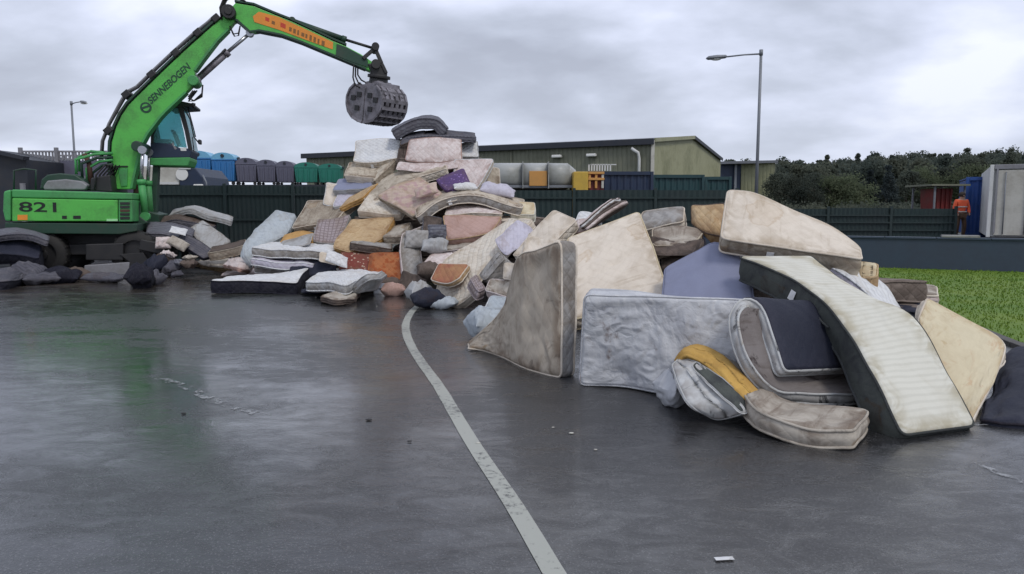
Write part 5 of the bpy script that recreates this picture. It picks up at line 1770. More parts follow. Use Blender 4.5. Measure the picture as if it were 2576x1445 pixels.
def mattress(label, rows, th, mat, side=None, pipe=None, under=None, flip=False, group=None, bulge=0.012, tuft=0.014, wr=0.017, warp=0.03, creases=(), edge=0.024, name="mattress", cat="mattress", pr=0.011, rc=0.05, handles=0, drop=True):
    MSEED[0] += 1
    sd = MSEED[0]
    C = [[(p if isinstance(p, Vector) else P(*p)) for p in row] for row in rows]
    C = np.array([[tuple(p) for p in row] for row in C])
    G = dens(C, 49)
    G = np.swapaxes(dens(np.swapaxes(G, 0, 1), 33), 0, 1)
    G0min = float(G[..., 2].min())
    Lu = np.linalg.norm(np.diff(G, axis=0), axis=2).sum(0).mean()
    Lv = np.linalg.norm(np.diff(G, axis=1), axis=2).sum(1).mean()
    REPORT.append((label, round(float(Lu), 2), round(float(Lv), 2)))
    du = np.gradient(G, axis=0); dv = np.gradient(G, axis=1)
    N = np.cross(du, dv); N /= np.linalg.norm(N, axis=2)[..., None] + 1e-12
    lw = np.stack([cheap_noise(G, 2.6, sd + 21), cheap_noise(G, 2.6, sd + 22), cheap_noise(G, 2.6, sd + 23)], -1)
    G = G + lw * warp
    if warp: G[..., 2] = np.maximum(G[..., 2], min(G0min, .02))
    c = G[24, 16]; toc = np.array([0, 0, EYE]) - c
    if (N[24, 16] @ toc < 0) != flip: N = -N

    def axis(L_):
        e = [0, .012, .03, .055, .09]
        n_ = max(4, int((L_ - .2) / .055))
        mid = list(np.linspace(.13, L_ - .13, n_))
        return np.array([x for x in e] + mid + [L_ - x for x in reversed(e)])
    au, av = axis(Lu), axis(Lv)
    A_, B2 = np.meshgrid(au - Lu / 2, av - Lv / 2, indexing='ij')
    # rounded corners
    qa = np.abs(A_) - (Lu / 2 - rc); qb = np.abs(B2) - (Lv / 2 - rc)
    m_ = (qa > 0) & (qb > 0)
    mx_ = np.maximum(qa, qb); ln = np.sqrt(qa ** 2 + qb ** 2) + 1e-9
    f = np.where(m_, mx_ / ln, 1.0)
    A2 = np.where(m_, np.sign(A_) * (Lu / 2 - rc + qa * f), A_)
    B3 = np.where(m_, np.sign(B2) * (Lv / 2 - rc + qb * f), B2)
    U, V_ = A2 / Lu + .5, B3 / Lv + .5
    base = bil(G, U, V_); nn = bil(N, U, V_)
    nn /= np.linalg.norm(nn, axis=2)[..., None] + 1e-12
    e_ = np.minimum(Lu / 2 - np.abs(A_), Lv / 2 - np.abs(B2))
    rr = edge
    x = 1 - np.minimum(e_ / rr, 1)
    prof = -rr * .8 * (1 - np.sqrt(np.maximum(0, 1 - x * x)))
    big = bulge * (1 - np.exp(-e_ / .18))
    met = np.stack([A2, B3, np.zeros_like(A2)], -1)
    tf = np.zeros_like(A2)
    if tuft:
        sp = .27
        ga = (A2 / sp) - np.round(A2 / sp); gb = (B3 / sp) - np.round(B3 / sp)
        tf = -tuft * np.exp(-(ga ** 2 + gb ** 2) / .02) * np.minimum(1, e_ / .1)
    wn_ = cheap_noise(met, 7, sd) * wr + cheap_noise(met, 19, sd + 7) * wr * .45
    rdg = -np.abs(cheap_noise(met * np.array([1, .45, 1]), 9, sd + 3)) * wr * 1.2
    top = base + nn * (prof + big + tf + (wn_ + rdg) * np.minimum(1, e_ / .08 + .15))[..., None]
    cz = np.zeros_like(A2)
    for (u0, v0, u1, v1, dp_, wd_) in creases:
        ax_, ay_ = (u0 - .5) * Lu, (v0 - .5) * Lv; bx_, by_ = (u1 - .5) * Lu, (v1 - .5) * Lv
        l2 = (bx_ - ax_) ** 2 + (by_ - ay_) ** 2
        t_s = np.clip(((A2 - ax_) * (bx_ - ax_) + (B3 - ay_) * (by_ - ay_)) / l2, 0, 1)
        dd_ = np.hypot(A2 - ax_ - t_s * (bx_ - ax_), B3 - ay_ - t_s * (by_ - ay_))
        cz += -dp_ * np.exp(-(dd_ / wd_) ** 2) + dp_ * .5 * np.exp(-((dd_ - wd_ * 2) / wd_) ** 2)
    low = cheap_noise(met, 3, sd + 5) * wr * 1.3 + cz
    top = top + nn * low[..., None]
    bot = base + nn * (-th - prof - big * .6 + wn_ * .5 + low)[..., None]
    uvm = np.stack([A2, B3], -1) + np.array([sd * 1.7, sd * .9])
    vt, ft, ut = grid_mesh(top, uvm)
    vb, fb, ub = grid_mesh(bot, uvm + 5.0)

    def per(M_):
        return np.concatenate([M_[:, 0], M_[-1, 1:], M_[-2::-1, -1], M_[0, -2:0:-1]])
    pt, pb = per(top), per(bot)
    cen = (pt + pb) / 2
    k = len(pt)
    tang = np.roll(cen, -1, 0) - np.roll(cen, 1, 0)
    pn = per(nn)
    outw = np.cross(tang, pn); outw /= np.linalg.norm(outw, axis=1)[:, None] + 1e-12
    s_ = np.sign(((cen - cen.mean(0)) * outw).sum(1).mean() + 1e-9)
    outw *= s_
    arc = np.concatenate([[0], np.cumsum(np.linalg.norm(np.diff(cen, axis=0), axis=1))])
    ts = np.linspace(0, 1, 7)
    ring = []
    ru = []
    for t in ts:
        q = pt * (1 - t) + pb * t
        bl = math.sin(math.pi * t) * .016
        nz = cheap_noise(np.stack([arc, np.full(k, t * th * 3), np.zeros(k)], -1), 16, sd + 9) * .007 * math.sin(math.pi * t)
        ring.append(q + outw * (bl + nz)[:, None]); ru.append(np.stack([arc + sd, np.full(k, t * th)], -1))
    ring = np.array(ring); ru = np.array(ru)
    ringc = np.concatenate([ring, ring[:, :1]], 1)
    ruc = np.concatenate([ru, ru[:, :1] + np.array([arc[-1] * .01 + .05, 0])], 1)
    vr, fr_, ur = grid_mesh(ringc, ruc)
    org = Vector(tuple(base.reshape(-1, 3).mean(0))); org.z = min(float(bot[..., 2].min()), float(top[..., 2].min()))
    root = empty(name, org, label, cat, group)

    def mk(nm, vs_, fs, uvs, mat_):
        me = bpy.data.meshes.new(nm)
        me.from_pydata((vs_ - np.array(org)).tolist(), [], fs.tolist())
        me.polygons.foreach_set("use_smooth", [True] * len(fs))
        ul = me.uv_layers.new(name="UVMap")
        li = np.empty(len(me.loops), np.int32); me.loops.foreach_get("vertex_index", li)
        ul.data.foreach_set("uv", uvs[li].ravel().astype(np.float32))
        o = link(nm, me, mat_, root, world=False)
        return o
    tp = mk("top_panel", vt, ft, ut, F[mat])
    ra = tp.data.attributes.new("rim", 'FLOAT', 'POINT'); ra.data.foreach_set('value', np.clip(1 - e_.ravel() / .16, 0, 1).astype(np.float32))
    mk("bottom_panel", vb, fb, ub, F[under or mat])
    sb_ = mk("side_border", vr, fr_, ur, F[side or mat])
    ra = sb_.data.attributes.new("rim", 'FLOAT', 'POINT'); ra.data.foreach_set('value', np.full(len(vr), .55, np.float32))
    if pipe is None: pipe = side or mat
    if pr:
        for base_, sg in ((pt, 1), (pb, -1)):
            p = base_ + outw * .004
            n = 6
            tn = np.roll(p, -1, 0) - np.roll(p, 1, 0); tn /= np.linalg.norm(tn, axis=1)[:, None] + 1e-12
            b1 = pn - (pn * tn).sum(1)[:, None] * tn; b1 /= np.linalg.norm(b1, axis=1)[:, None] + 1e-12
            b2 = np.cross(tn, b1)
            tb = []
            for i in range(n):
                a = 2 * math.pi * i / n
                tb.append(p + (b1 * math.cos(a) + b2 * math.sin(a)) * pr)
            tb = np.array(tb)                                  # n,k,3
            tb = np.concatenate([tb, tb[:1]], 0); tb = np.concatenate([tb, tb[:, :1]], 1)
            uvp = np.stack(np.meshgrid(np.linspace(0, .05, n + 1), np.concatenate([arc, [arc[-1]]]), indexing='ij'), -1)
            vp, fp, up_ = grid_mesh(tb, uvp)
            mk("piping", vp, fp, up_, F[pipe])
    if handles:
        i = int(k * .12)
        c_ = Vector(tuple(ring[2, i] + outw[i] * .012)); td = Vector(tuple(tang[i])).normalized(); dn = Vector(tuple(ring[5, i] - ring[1, i])).normalized()
        b = MB(); o_ = Vector(tuple(outw[i]))
        q_ = [c_ - td * .035, c_ + td * .035, c_ + td * .033 + dn * .09 + o_ * .012, c_ - td * .037 + dn * .085 + o_ * .02]
        b.prism(q_, o_ * .002); b.build("care_tag", M['paper'], root)
    # stitched handles on the border
    for h_ in range(handles):
        i = int(k * (h_ + .37) / max(1, handles))
        c_ = ring[3, i] + outw[i] * .018
        td = tang[i] / (np.linalg.norm(tang[i]) + 1e-9)
        b = MB()
        pts = [Vector(tuple(c_ + td * (s2_ * .11) + outw[i] * (.014 * (1 - abs(s2_) ** 2)))) for s2_ in (-1, -.8, -.3, .3, .8, 1)]
        b.tube(pts, .010, 6); b.build("handle", F[pipe], root)
    return root


def pillow(label, c, size, rz=0, ry=0, rx=0, mat='white', name="pillow", cat="pillow", crump=0.12, n=26):
    """soft stuffed shape, pinched at its four corners"""
    MSEED[0] += 1
    sd = MSEED[0]
    c = c if isinstance(c, Vector) else P(*c)
    M_ = np.array(Matrix.Rotation(rz, 3, 'Z') @ Matrix.Rotation(ry, 3, 'Y') @ Matrix.Rotation(rx, 3, 'X'))
    u, v = np.meshgrid(np.linspace(-1, 1, n), np.linspace(-1, 1, n), indexing='ij')
    uu = np.sin(u * math.pi / 2); vv = np.sin(v * math.pi / 2)
    prof = (np.maximum(0, 1 - np.abs(uu) ** 2.6) * np.maximum(0, 1 - np.abs(vv) ** 2.6)) ** .5
    pin = 1 - .035 * (1 - np.abs(uu) ** 2) * np.abs(vv) ** 3
    pin2 = 1 - .035 * (1 - np.abs(vv) ** 2) * np.abs(uu) ** 3
    org = c.copy()
    root = empty(name, org, label, cat)
    for sg, nm in ((1, "upper_cloth"), (-1, "lower_cloth")):
        X_ = np.stack([uu * pin2 * size[0] / 2, vv * pin * size[1] / 2, sg * prof * size[2] / 2], -1)
        nz = cheap_noise(X_, 5 / max(size[0], .3), sd) + .6 * cheap_noise(X_, 13 / max(size[0], .3), sd + 1)
        X_[..., 2] += nz * size[2] * crump * 1.6 * (prof * .8 + .2)
        X_[..., 0] += nz * size[2] * crump * .5
        if sg < 0: X_[0, :, :] = edge_[0]; X_[-1, :, :] = edge_[1]; X_[:, 0, :] = edge_[2]; X_[:, -1, :] = edge_[3]
        else: edge_ = (X_[0].copy(), X_[-1].copy(), X_[:, 0].copy(), X_[:, -1].copy())
        W_ = X_ @ M_.T
        vs_, fs, uvs = grid_mesh(W_, np.stack([uu * size[0] / 2 + sd, vv * size[1] / 2], -1))
        if sg < 0: fs = fs[:, ::-1]
        me = bpy.data.meshes.new(nm)
        me.from_pydata(vs_.tolist(), [], fs.tolist())
        me.polygons.foreach_set("use_smooth", [True] * len(fs))
        ul = me.uv_layers.new(name="UVMap")
        li = np.empty(len(me.loops), np.int32); me.loops.foreach_get("vertex_index", li)
        ul.data.foreach_set("uv", uvs[li].ravel().astype(np.float32))
        link(nm, me, F[mat], root, world=False)
    return root


m = mattress

# ================================================================== the mattresses
# ---- hidden body of the heap: flat mattresses stacked in its middle
GB = "grimy mattresses packed in the middle of the heap"
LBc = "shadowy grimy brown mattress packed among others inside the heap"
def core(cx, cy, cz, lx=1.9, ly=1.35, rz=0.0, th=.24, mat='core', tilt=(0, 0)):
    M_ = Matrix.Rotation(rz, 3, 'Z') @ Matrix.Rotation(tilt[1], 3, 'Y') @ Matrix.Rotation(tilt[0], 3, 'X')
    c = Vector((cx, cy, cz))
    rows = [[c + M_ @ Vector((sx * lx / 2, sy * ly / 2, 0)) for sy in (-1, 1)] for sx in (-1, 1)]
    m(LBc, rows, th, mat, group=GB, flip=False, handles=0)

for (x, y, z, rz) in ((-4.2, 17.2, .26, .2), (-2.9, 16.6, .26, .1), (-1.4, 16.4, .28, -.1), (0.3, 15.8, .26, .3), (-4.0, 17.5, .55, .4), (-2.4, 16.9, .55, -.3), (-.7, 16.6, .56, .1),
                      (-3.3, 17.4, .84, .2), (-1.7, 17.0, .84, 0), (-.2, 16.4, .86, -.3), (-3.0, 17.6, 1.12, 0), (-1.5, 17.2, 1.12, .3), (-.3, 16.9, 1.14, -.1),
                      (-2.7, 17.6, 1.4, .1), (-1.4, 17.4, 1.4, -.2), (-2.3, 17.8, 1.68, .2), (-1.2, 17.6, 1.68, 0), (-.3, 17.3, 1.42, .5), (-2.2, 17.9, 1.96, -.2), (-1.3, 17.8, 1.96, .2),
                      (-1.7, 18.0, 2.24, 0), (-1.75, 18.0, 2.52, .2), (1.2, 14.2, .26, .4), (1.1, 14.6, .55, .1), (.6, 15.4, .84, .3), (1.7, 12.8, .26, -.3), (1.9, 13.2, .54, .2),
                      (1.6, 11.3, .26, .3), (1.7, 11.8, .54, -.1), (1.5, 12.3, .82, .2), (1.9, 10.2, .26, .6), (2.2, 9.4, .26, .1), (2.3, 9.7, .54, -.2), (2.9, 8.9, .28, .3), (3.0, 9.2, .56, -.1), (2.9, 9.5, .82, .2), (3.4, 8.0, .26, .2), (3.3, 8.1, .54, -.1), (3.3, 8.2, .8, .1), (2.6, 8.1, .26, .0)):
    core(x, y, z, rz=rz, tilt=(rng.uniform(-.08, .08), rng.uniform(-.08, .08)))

# ---- small heap between the excavator and the tall pile
m("limp pale grey mattress draped over the top of the small heap beside the excavator", [[(424, 541, 19.4), (436, 528, 20.3)], [(476, 523, 19.3), (480, 517, 20.2)], [(524, 541, 19.2), (540, 530, 20.1)], [(582, 556, 19.0), (584, 545, 19.9)]], .15, 'grey', 'grey')
m("dark plum mattress folded beneath the limp pale grey one", [[(398, 562, 18.9), (410, 546, 19.6)], [(450, 553, 18.8), (460, 541, 19.5)], [(540, 572, 18.8), (545, 560, 19.5)]], .16, 'brown', 'dark')
m("blue-grey mattress slumped against the excavator's front with a white sheet on it", [[(366, 585, 18.0), (374, 558, 18.6)], [(420, 590, 18.0), (430, 560, 18.6)], [(480, 608, 18.0), (490, 575, 18.6)]], .18, 'slate', 'dark')
pillow("small square white pillow lying on the blue-grey mattress beside the excavator", (449, 581, 17.9), (.38, .30, .07), rz=.3, rx=.5, ry=.25, mat='white')
m("pale grey single mattress leaning steeply on the small heap by the excavator", [[(474, 572, 18.6), (510, 553, 18.9)], [(500, 605, 18.3), (545, 579, 18.7)], [(523, 640, 18.0), (580, 606, 18.5)]], .16, 'grey', 'greyd', handles=2)
m("thick brown-grey mattress lying at the foot of the leaning pale grey one", [[(522, 636, 17.5), (535, 620, 18.3)], [(565, 627, 17.5), (575, 612, 18.3)], [(612, 616, 17.4), (616, 602, 18.2)]], .22, 'brown', 'beigebr')
pillow("stained cream cushion tucked under the small heap nearest the excavator", (411, 611, 17.6), (.36, .3, .2), rz=.2, rx=1.1, mat='pinkcr', name="cushion", cat="cushion")
pillow("long grey-beige bolster beside the stained cream cushion", (448, 613, 17.6), (.48, .26, .18), ry=.5, rx=.8, mat='dirtycr', name="cushion", cat="cushion")
m("thin dark quilt hanging down the front of the small heap", [[(440, 612, 17.75), (460, 585, 18.1)], [(480, 628, 17.65), (510, 610, 18.0)], [(512, 652, 17.6), (550, 640, 17.9)]], .1, 'dark', 'black', name="quilt", cat="quilt")
m("yellowish slim mattress lying flat on the asphalt before the small heap", [[Z(488, 662, .12), Z(520, 642, .12)], [Z(550, 672, .12), Z(580, 650, .12)], [Z(610, 676, .14), Z(640, 652, .2)]], .12, 'dirtycr', 'tan')
m("crumpled pinkish slim mattress between the yellowish one and the white stack", [[Z(560, 668, .3), Z(580, 645, .4)], [Z(600, 672, .42), Z(610, 648, .45)], [Z(634, 682, .25), Z(645, 655, .35)]], .1, 'pinkcr', 'pink', wr=.02)
m("brownish pink quilt trodden flat on the asphalt by the white stack", [[Z(556, 690, .07), Z(580, 673, .07)], [Z(600, 692, .10), Z(620, 676, .12)], [Z(660, 696, .06), Z(670, 680, .06)]], .05, 'pinkcr', 'brown', wr=.02, name="quilt", cat="quilt")
for lab, c, sz, mt, k in (("crumpled white cloth in the dark debris by the excavator's front wheel", (424, 640, 17.4), (.3, .22, .12), 'pinkcr', .3),
                          ("grey rag at the foot of the small heap near the outrigger", (450, 662, 17.3), (.45, .3, .14), 'slate', .3),
                          ("dark rag bundle beside the excavator's front outrigger foot", (432, 676, 17.2), (.4, .3, .22), 'dark', .3),
                          ("small pale foam offcut among the dark debris", (478, 648, 17.3), (.3, .2, .1), 'dirtycr', .2),
                          ("brown rag bundle under the thin dark quilt", (476, 662, 17.2), (.5, .32, .16), 'brown', .3),
                          ("dark torn cushion at the front of the small heap", (415, 652, 17.5), (.45, .35, .25), 'brown', .25),
                          ("black sack of debris next to the front wheel", (396, 668, 17.2), (.5, .4, .34), 'navy', .25),
                          ("grey scrap of wadding nearest the outrigger foot", (446, 690, 17.0), (.26, .2, .12), 'dark', .3)):
    pillow(lab, c, sz, rz=rng.uniform(0, 3), rx=rng.uniform(-.3, .3), mat=mt, name="cloth_bundle", cat="bundle", crump=k)
# left of the machine
m("dark grey mattress bent over a heap at the very left edge beside the rear wheel", [[(-40, 600, 16.6), (-30, 578, 17.0)], [(25, 588, 16.5), (40, 572, 16.9)], [(78, 590, 16.4), (84, 577, 16.9)], [(120, 606, 16.3), (122, 590, 16.8)]], .16, 'slate', 'dark')
m("black slumped mattress under the bent dark grey one at the left edge", [[(-60, 640, 16.4), (-50, 606, 16.8)], [(30, 640, 16.3), (40, 604, 16.8)], [(96, 650, 16.2), (104, 618, 16.7)]], .3, 'navy', 'black')
m("filthy flat mattress on the ground at the left edge under the black one", [[Z(-60, 706, .2), Z(-50, 670, .3)], [Z(20, 704, .2), Z(35, 672, .35)], [Z(80, 694, .16), Z(90, 668, .25)]], .2, 'dark', 'black')

# ---- foot of the tall pile
m("pale blue-grey single mattress leaning out at the left foot of the tall pile", [[(693, 527, 17.6), (742, 541, 17.3)], [(665, 558, 17.0), (718, 588, 16.8)], [(632, 590, 16.4), (672, 612, 16.3)], [(614, 616, 16.1), (636, 640, 16.0)], [(614, 640, 15.9), (632, 668, 15.85)]], .14, 'paleblue', 'paleblue', handles=2)
m("white mattress on top of the low stack at the left foot of the pile", [[(634, 623, 15.4), (664, 612, 16.5)], [(735, 628, 15.1), (760, 610, 16.3)], [(830, 634, 15.0), (858, 614, 16.2)]], .2, 'white', 'greyd', 'white')
m("lavender-sided mattress in the middle of the low white stack", [[(632, 650, 15.3), (660, 634, 16.3)], [(690, 656, 15.15), (720, 640, 16.2)], [(790, 664, 15.0), (820, 646, 16.1)]], .17, 'lav', 'lav', 'white')
m("grey mattress at the bottom of the low white stack", [[(640, 671, 15.5), (668, 656, 16.4)], [(728, 678, 15.3), (756, 662, 16.2)]], .16, 'grey', 'greyd', 'white')
m("dark navy mattress wedged upright between the low stack and the black-sided mattress", [[(728, 690, 14.9), (735, 655, 15.2)], [(790, 690, 14.8), (796, 654, 15.1)], [(838, 672, 14.8), (842, 650, 15.1)]], .14, 'navy', 'navy')
m("white-topped mattress with black sides lying flat on the wet asphalt", [[Z(530, 707, .25), Z(572, 697, .25)], [Z(640, 707, .25), Z(680, 686, .30)], [Z(748, 708, .25), Z(776, 671, .42)]], .25, 'white', 'black', 'black', bulge=.01)
m("white quilted mattress on the asphalt to the right of the black-sided one", [[Z(769, 705, .33), Z(833, 672, .36)], [Z(822, 709, .33), Z(900, 676, .36)], [Z(872, 714, .33), Z(966, 682, .36)]], .19, 'white', 'grey', 'white')
m("limp white mattress folded under the right end of the white quilted one", [[Z(888, 742, .10), Z(930, 712, .34)], [Z(925, 738, .12), Z(962, 704, .36)], [Z(950, 728, .12), Z(976, 694, .32)]], .14, 'white', 'grey', wr=.02)
m("dirty grey cushion mattress squashed on the ground under the white quilted one", [[Z(806, 748, .11), Z(830, 728, .12)], [Z(850, 753, .12), Z(866, 732, .13)], [Z(896, 747, .10), Z(905, 730, .12)]], .11, 'dirtycr', 'brown', wr=.02)
pillow("dark bin liner bundle under the left corner of the white quilted mattress", Z(792, 732, .07), (.5, .4, .14), rz=.3, mat='navy', name="cloth_bundle", cat="bundle")
m("bright ochre mattress wedged at the left side of the pile above the low stack", [[(702, 612, 16.2), (716, 590, 16.8)], [(745, 604, 16.1), (752, 580, 16.7)], [(788, 604, 16.0), (786, 583, 16.6)]], .22, 'ochre', 'ochre')
m("checked grey mattress leaning below the grey-beige one at the left of the pile", [[(788, 606, 16.0), (800, 552, 16.7)], [(824, 612, 15.9), (838, 552, 16.6)], [(852, 612, 15.9), (880, 540, 16.6)]], .16, 'check', 'greyd')
m("grey-beige double mattress leaning at the left shoulder of the tall pile", [[(736, 574, 16.9), (774, 503, 17.6)], [(790, 566, 16.7), (820, 503, 17.5)], [(850, 548, 16.6), (905, 492, 17.4)]], .2, 'beigebr', 'beige', 'cream', handles=2)
m("orange-tan mattress bent over the middle of the lower pile", [[(884, 549, 16.2), (990, 546, 16.1)], [(866, 575, 15.9), (975, 575, 15.8)], [(846, 600, 15.6), (958, 598, 15.6)], [(838, 622, 15.4), (880, 632, 15.3)]], .2, 'tan', 'ochre', 'tan')
m("dark grey slab mattress sticking out beneath the orange-tan one", [[(880, 612, 15.3), (890, 600, 16.2)], [(930, 616, 15.2), (938, 600, 16.1)], [(982, 624, 15.1), (985, 606, 16.0)]], .17, 'greyd', 'brown', 'brown')
m("rust-orange mattress standing at the foot of the pile beside the red print", [[(925, 700, 14.6), (930, 640, 15.0)], [(970, 706, 14.5), (972, 636, 14.9)], [(1008, 708, 14.4), (1008, 634, 14.8)]], .2, 'rust', 'rust', wr=.02)
m("dark red printed quilt with cream flowers spilling out behind the white quilted mattress", [[(850, 672, 14.9), (860, 630, 15.4)], [(905, 676, 14.8), (915, 636, 15.3)], [(950, 678, 14.7), (960, 640, 15.2)]], .1, 'redpat', 'redpat', wr=.03, name="quilt", cat="quilt")
pillow("crumpled white pillow at the left end of the red printed quilt", (848, 652, 14.7), (.45, .32, .14), rz=.4, rx=.7, ry=.4, mat='white')
pillow("pink-brown roll of bedding on the ground at the foot of the rust-orange mattress", Z(990, 728, .12), (.45, .3, .24), rz=.1, mat='pink', name="bedding_roll", cat="bedding")
pillow("dark brown roll of bedding above the pink-brown roll", (975, 712, 14.4), (.5, .35, .2), rz=.2, mat='brown', name="bedding_roll", cat="bedding")
m("grey-lilac mattress hanging down the middle of the pile, pink-edged", [[(1012, 586, 15.1), (1070, 566, 15.4)], [(1008, 635, 14.7), (1058, 625, 14.9)], [(1012, 680, 14.4), (1062, 676, 14.6)], [(1022, 708, 14.2), (1064, 704, 14.4)]], .16, 'greyd', 'pinkcr', 'pinkcr')
m("brown-tan mattress lying between the orange-tan one and the grey-lilac one", [[(962, 596, 15.6), (985, 570, 16.2)], [(1012, 594, 15.4), (1035, 560, 16.0)]], .18, 'dirtycr', 'beigebr')

# ---- upper pile
m("dark grey mattress humped over the very top of the pile", [[(985, 330, 17.4), (990, 320, 18.5)], [(1018, 312, 17.4), (1022, 302, 18.5)], [(1060, 300, 17.4), (1064, 291, 18.6)], [(1100, 303, 17.4), (1102, 293, 18.6)], [(1128, 324, 17.4), (1128, 315, 18.5)]], .26, 'slate', 'slate', 'dark', wr=.02)
m("flat slate-grey mattress sticking out to the right under the humped top one", [[(1020, 345, 17.4), (1026, 333, 18.5)], [(1110, 338, 17.3), (1112, 326, 18.5)], [(1196, 345, 17.3), (1194, 333, 18.4)]], .15, 'dark', 'slate', 'slate')
m("second dark folded mattress sagging under the summit on the left", [[(1004, 366, 17.3), (1012, 336, 17.7)], [(1030, 356, 17.3), (1036, 330, 17.7)], [(1064, 352, 17.3), (1068, 326, 17.7)]], .15, 'dark', 'brown', wr=.02)
m("thick pinkish-white mattress folded double just under the dark top ones", [[(1018, 404, 17.1), (1030, 352, 17.3)], [(1085, 407, 17.0), (1085, 346, 17.3)], [(1160, 402, 17.0), (1160, 350, 17.3)]], .42, 'pinkcr', 'pinkcr', 'pink', bulge=.05)
m("small white mattress end to the right of the pinkish-white folded one", [[(1158, 392, 17.4), (1160, 358, 17.8)], [(1204, 394, 17.4), (1200, 354, 17.8)]], .22, 'white', 'grey')
m("white mattress leaning on the upper left flank of the pile against the sky", [[(888, 406, 17.6), (894, 352, 18.3)], [(940, 408, 17.4), (945, 348, 18.2)], [(1000, 396, 17.3), (1012, 350, 18.1)]], .16, 'white', 'creamq', 'cream', handles=1)
m("long beige mattress propped diagonally on the upper left flank", [[(940, 456, 17.0), (1000, 392, 17.4)], [(925, 440, 17.3), (985, 380, 17.8)]], .2, 'beige', 'beigebr')
m("dark brown mattress end peeping out left of the pinkish-white folded one", [[(998, 412, 17.2), (1004, 370, 17.4)], [(1024, 410, 17.2), (1026, 372, 17.4)]], .3, 'brown', 'brown')
m("cream mattress hidden under the diagonal beige one on the left flank", [[(866, 440, 17.4), (880, 408, 18.0)], [(905, 440, 17.2), (915, 405, 17.8)], [(950, 448, 17.1), (960, 410, 17.7)]], .2, 'beige', 'cream')
m("slate-blue mattress on the left flank above the white propped cushion", [[(836, 480, 17.3), (850, 452, 17.8)], [(890, 478, 17.1), (900, 444, 17.7)], [(935, 470, 17.0), (940, 438, 17.6)]], .16, 'bluelav', 'grey')
m("pale upright mattress end at the left shoulder above the grey-beige one", [[(812, 512, 17.3), (820, 458, 17.5)], [(842, 516, 17.2), (852, 462, 17.5)]], .2, 'cream', 'white', 'white')
m("lavender mattress flank sloping below the slate-blue one", [[(836, 520, 17.0), (850, 480, 17.4)], [(885, 512, 16.9), (900, 474, 17.3)]], .14, 'lav', 'white')
m("yellow-green printed mattress sliding down the left side of the pile", [[(852, 524, 16.8), (880, 498, 17.1)], [(912, 496, 16.7), (952, 458, 17.0)]], .14, 'tan', 'ochre', 'ochre')
m("long grey-beige mattress arching across the upper pile", [[(924, 512, 16.4), (905, 486, 17.0)], [(985, 476, 16.5), (968, 446, 17.2)], [(1050, 446, 16.6), (1035, 420, 17.3)], [(1125, 424, 16.6), (1120, 404, 17.4)]], .2, 'beige', 'creamq', 'cream', handles=2)
m("white mattress with a cream face half covered on the left of the floral one", [[(896, 530, 16.2), (930, 490, 16.7)], [(960, 536, 16.1), (990, 490, 16.6)], [(1010, 540, 16.1), (1030, 500, 16.5)]], .2, 'creamq', 'cream')
m("faded floral pink-beige mattress lying tilted in the middle of the pile", [[(1036, 543, 15.7), (950, 492, 16.2)], [(1086, 512, 15.8), (1000, 462, 16.3)], [(1120, 490, 16.0), (1056, 445, 16.4)]], .16, 'floral', 'beigebr', 'beigebr')
m("whitish pink mattress standing at the upper right of the pile, square-cornered", [[(1140, 462, 16.5), (1142, 398, 16.9)], [(1200, 473, 16.4), (1242, 402, 16.8)]], .2, 'pinkcr', 'cream', 'white')
m("white mattress end standing behind the square-cornered one on the right", [[(1210, 474, 16.9), (1216, 416, 17.1)], [(1256, 478, 16.9), (1256, 424, 17.1)]], .2, 'beige', 'cream')
m("purple printed mattress sticking out of the middle of the upper pile", [[(1124, 478, 15.9), (1098, 452, 16.3)], [(1160, 468, 15.9), (1130, 436, 16.3)], [(1184, 462, 16.0), (1166, 424, 16.4)]], .14, 'purple', 'purple', 'purple')
m("long grey-green mattress arching over the right shoulder of the pile", [[(1048, 546, 15.3), (1042, 520, 16.1)], [(1100, 510, 15.4), (1098, 490, 16.3)], [(1170, 490, 15.4), (1168, 472, 16.4)], [(1250, 503, 15.3), (1250, 482, 16.3)], [(1316, 524, 15.2), (1318, 502, 16.2)]], .2, 'beige', 'greyd', 'cream', handles=3)
m("yellowish cream square-ended mattress at the right tip of the shoulder", [[(1284, 538, 15.3), (1288, 508, 15.9)], [(1343, 540, 15.2), (1344, 508, 15.8)]], .2, 'creamst', 'whitest')
m("cream and pink mattress squashed just under the arched grey-green one", [[(1118, 536, 15.3), (1130, 510, 16.0)], [(1190, 534, 15.2), (1200, 512, 15.9)], [(1262, 540, 15.2), (1270, 520, 15.8)]], .16, 'pinkcr', 'dirtycr', 'cream')
m("grey-cream slim mattress end under the square-ended one at the right", [[(1258, 556, 15.0), (1266, 542, 15.6)], [(1332, 560, 14.9), (1338, 546, 15.5)]], .12, 'cream', 'dirtycr')
pillow("white pillow resting on the arched grey-green mattress", (1170, 470, 15.9), (.5, .3, .16), rz=.2, rx=.3, mat='white')
pillow("white and mauve duvet bundle on the right shoulder of the pile", (1252, 480, 15.9), (.75, .5, .26), ry=.2, rx=.3, mat='lav', name="duvet", cat="duvet")
pillow("cream floral pillow between the purple mattress and the arched one", (1072, 480, 15.8), (.5, .3, .18), ry=-.3, rx=.8, mat='floral')
m("dusty pink mattress with a square corner in the right middle of the pile", [[(1121, 604, 14.6), (1115, 542, 15.2)], [(1180, 597, 14.5), (1176, 541, 15.1)], [(1235, 585, 14.5), (1262, 545, 15.0)]], .22, 'pink', 'pink', 'tan')
m("brown-pink mattress edge beneath the dusty pink one", [[(1118, 632, 14.4), (1120, 606, 15.0)], [(1190, 622, 14.2), (1200, 596, 14.9)]], .2, 'dirtycr', 'pinkcr')
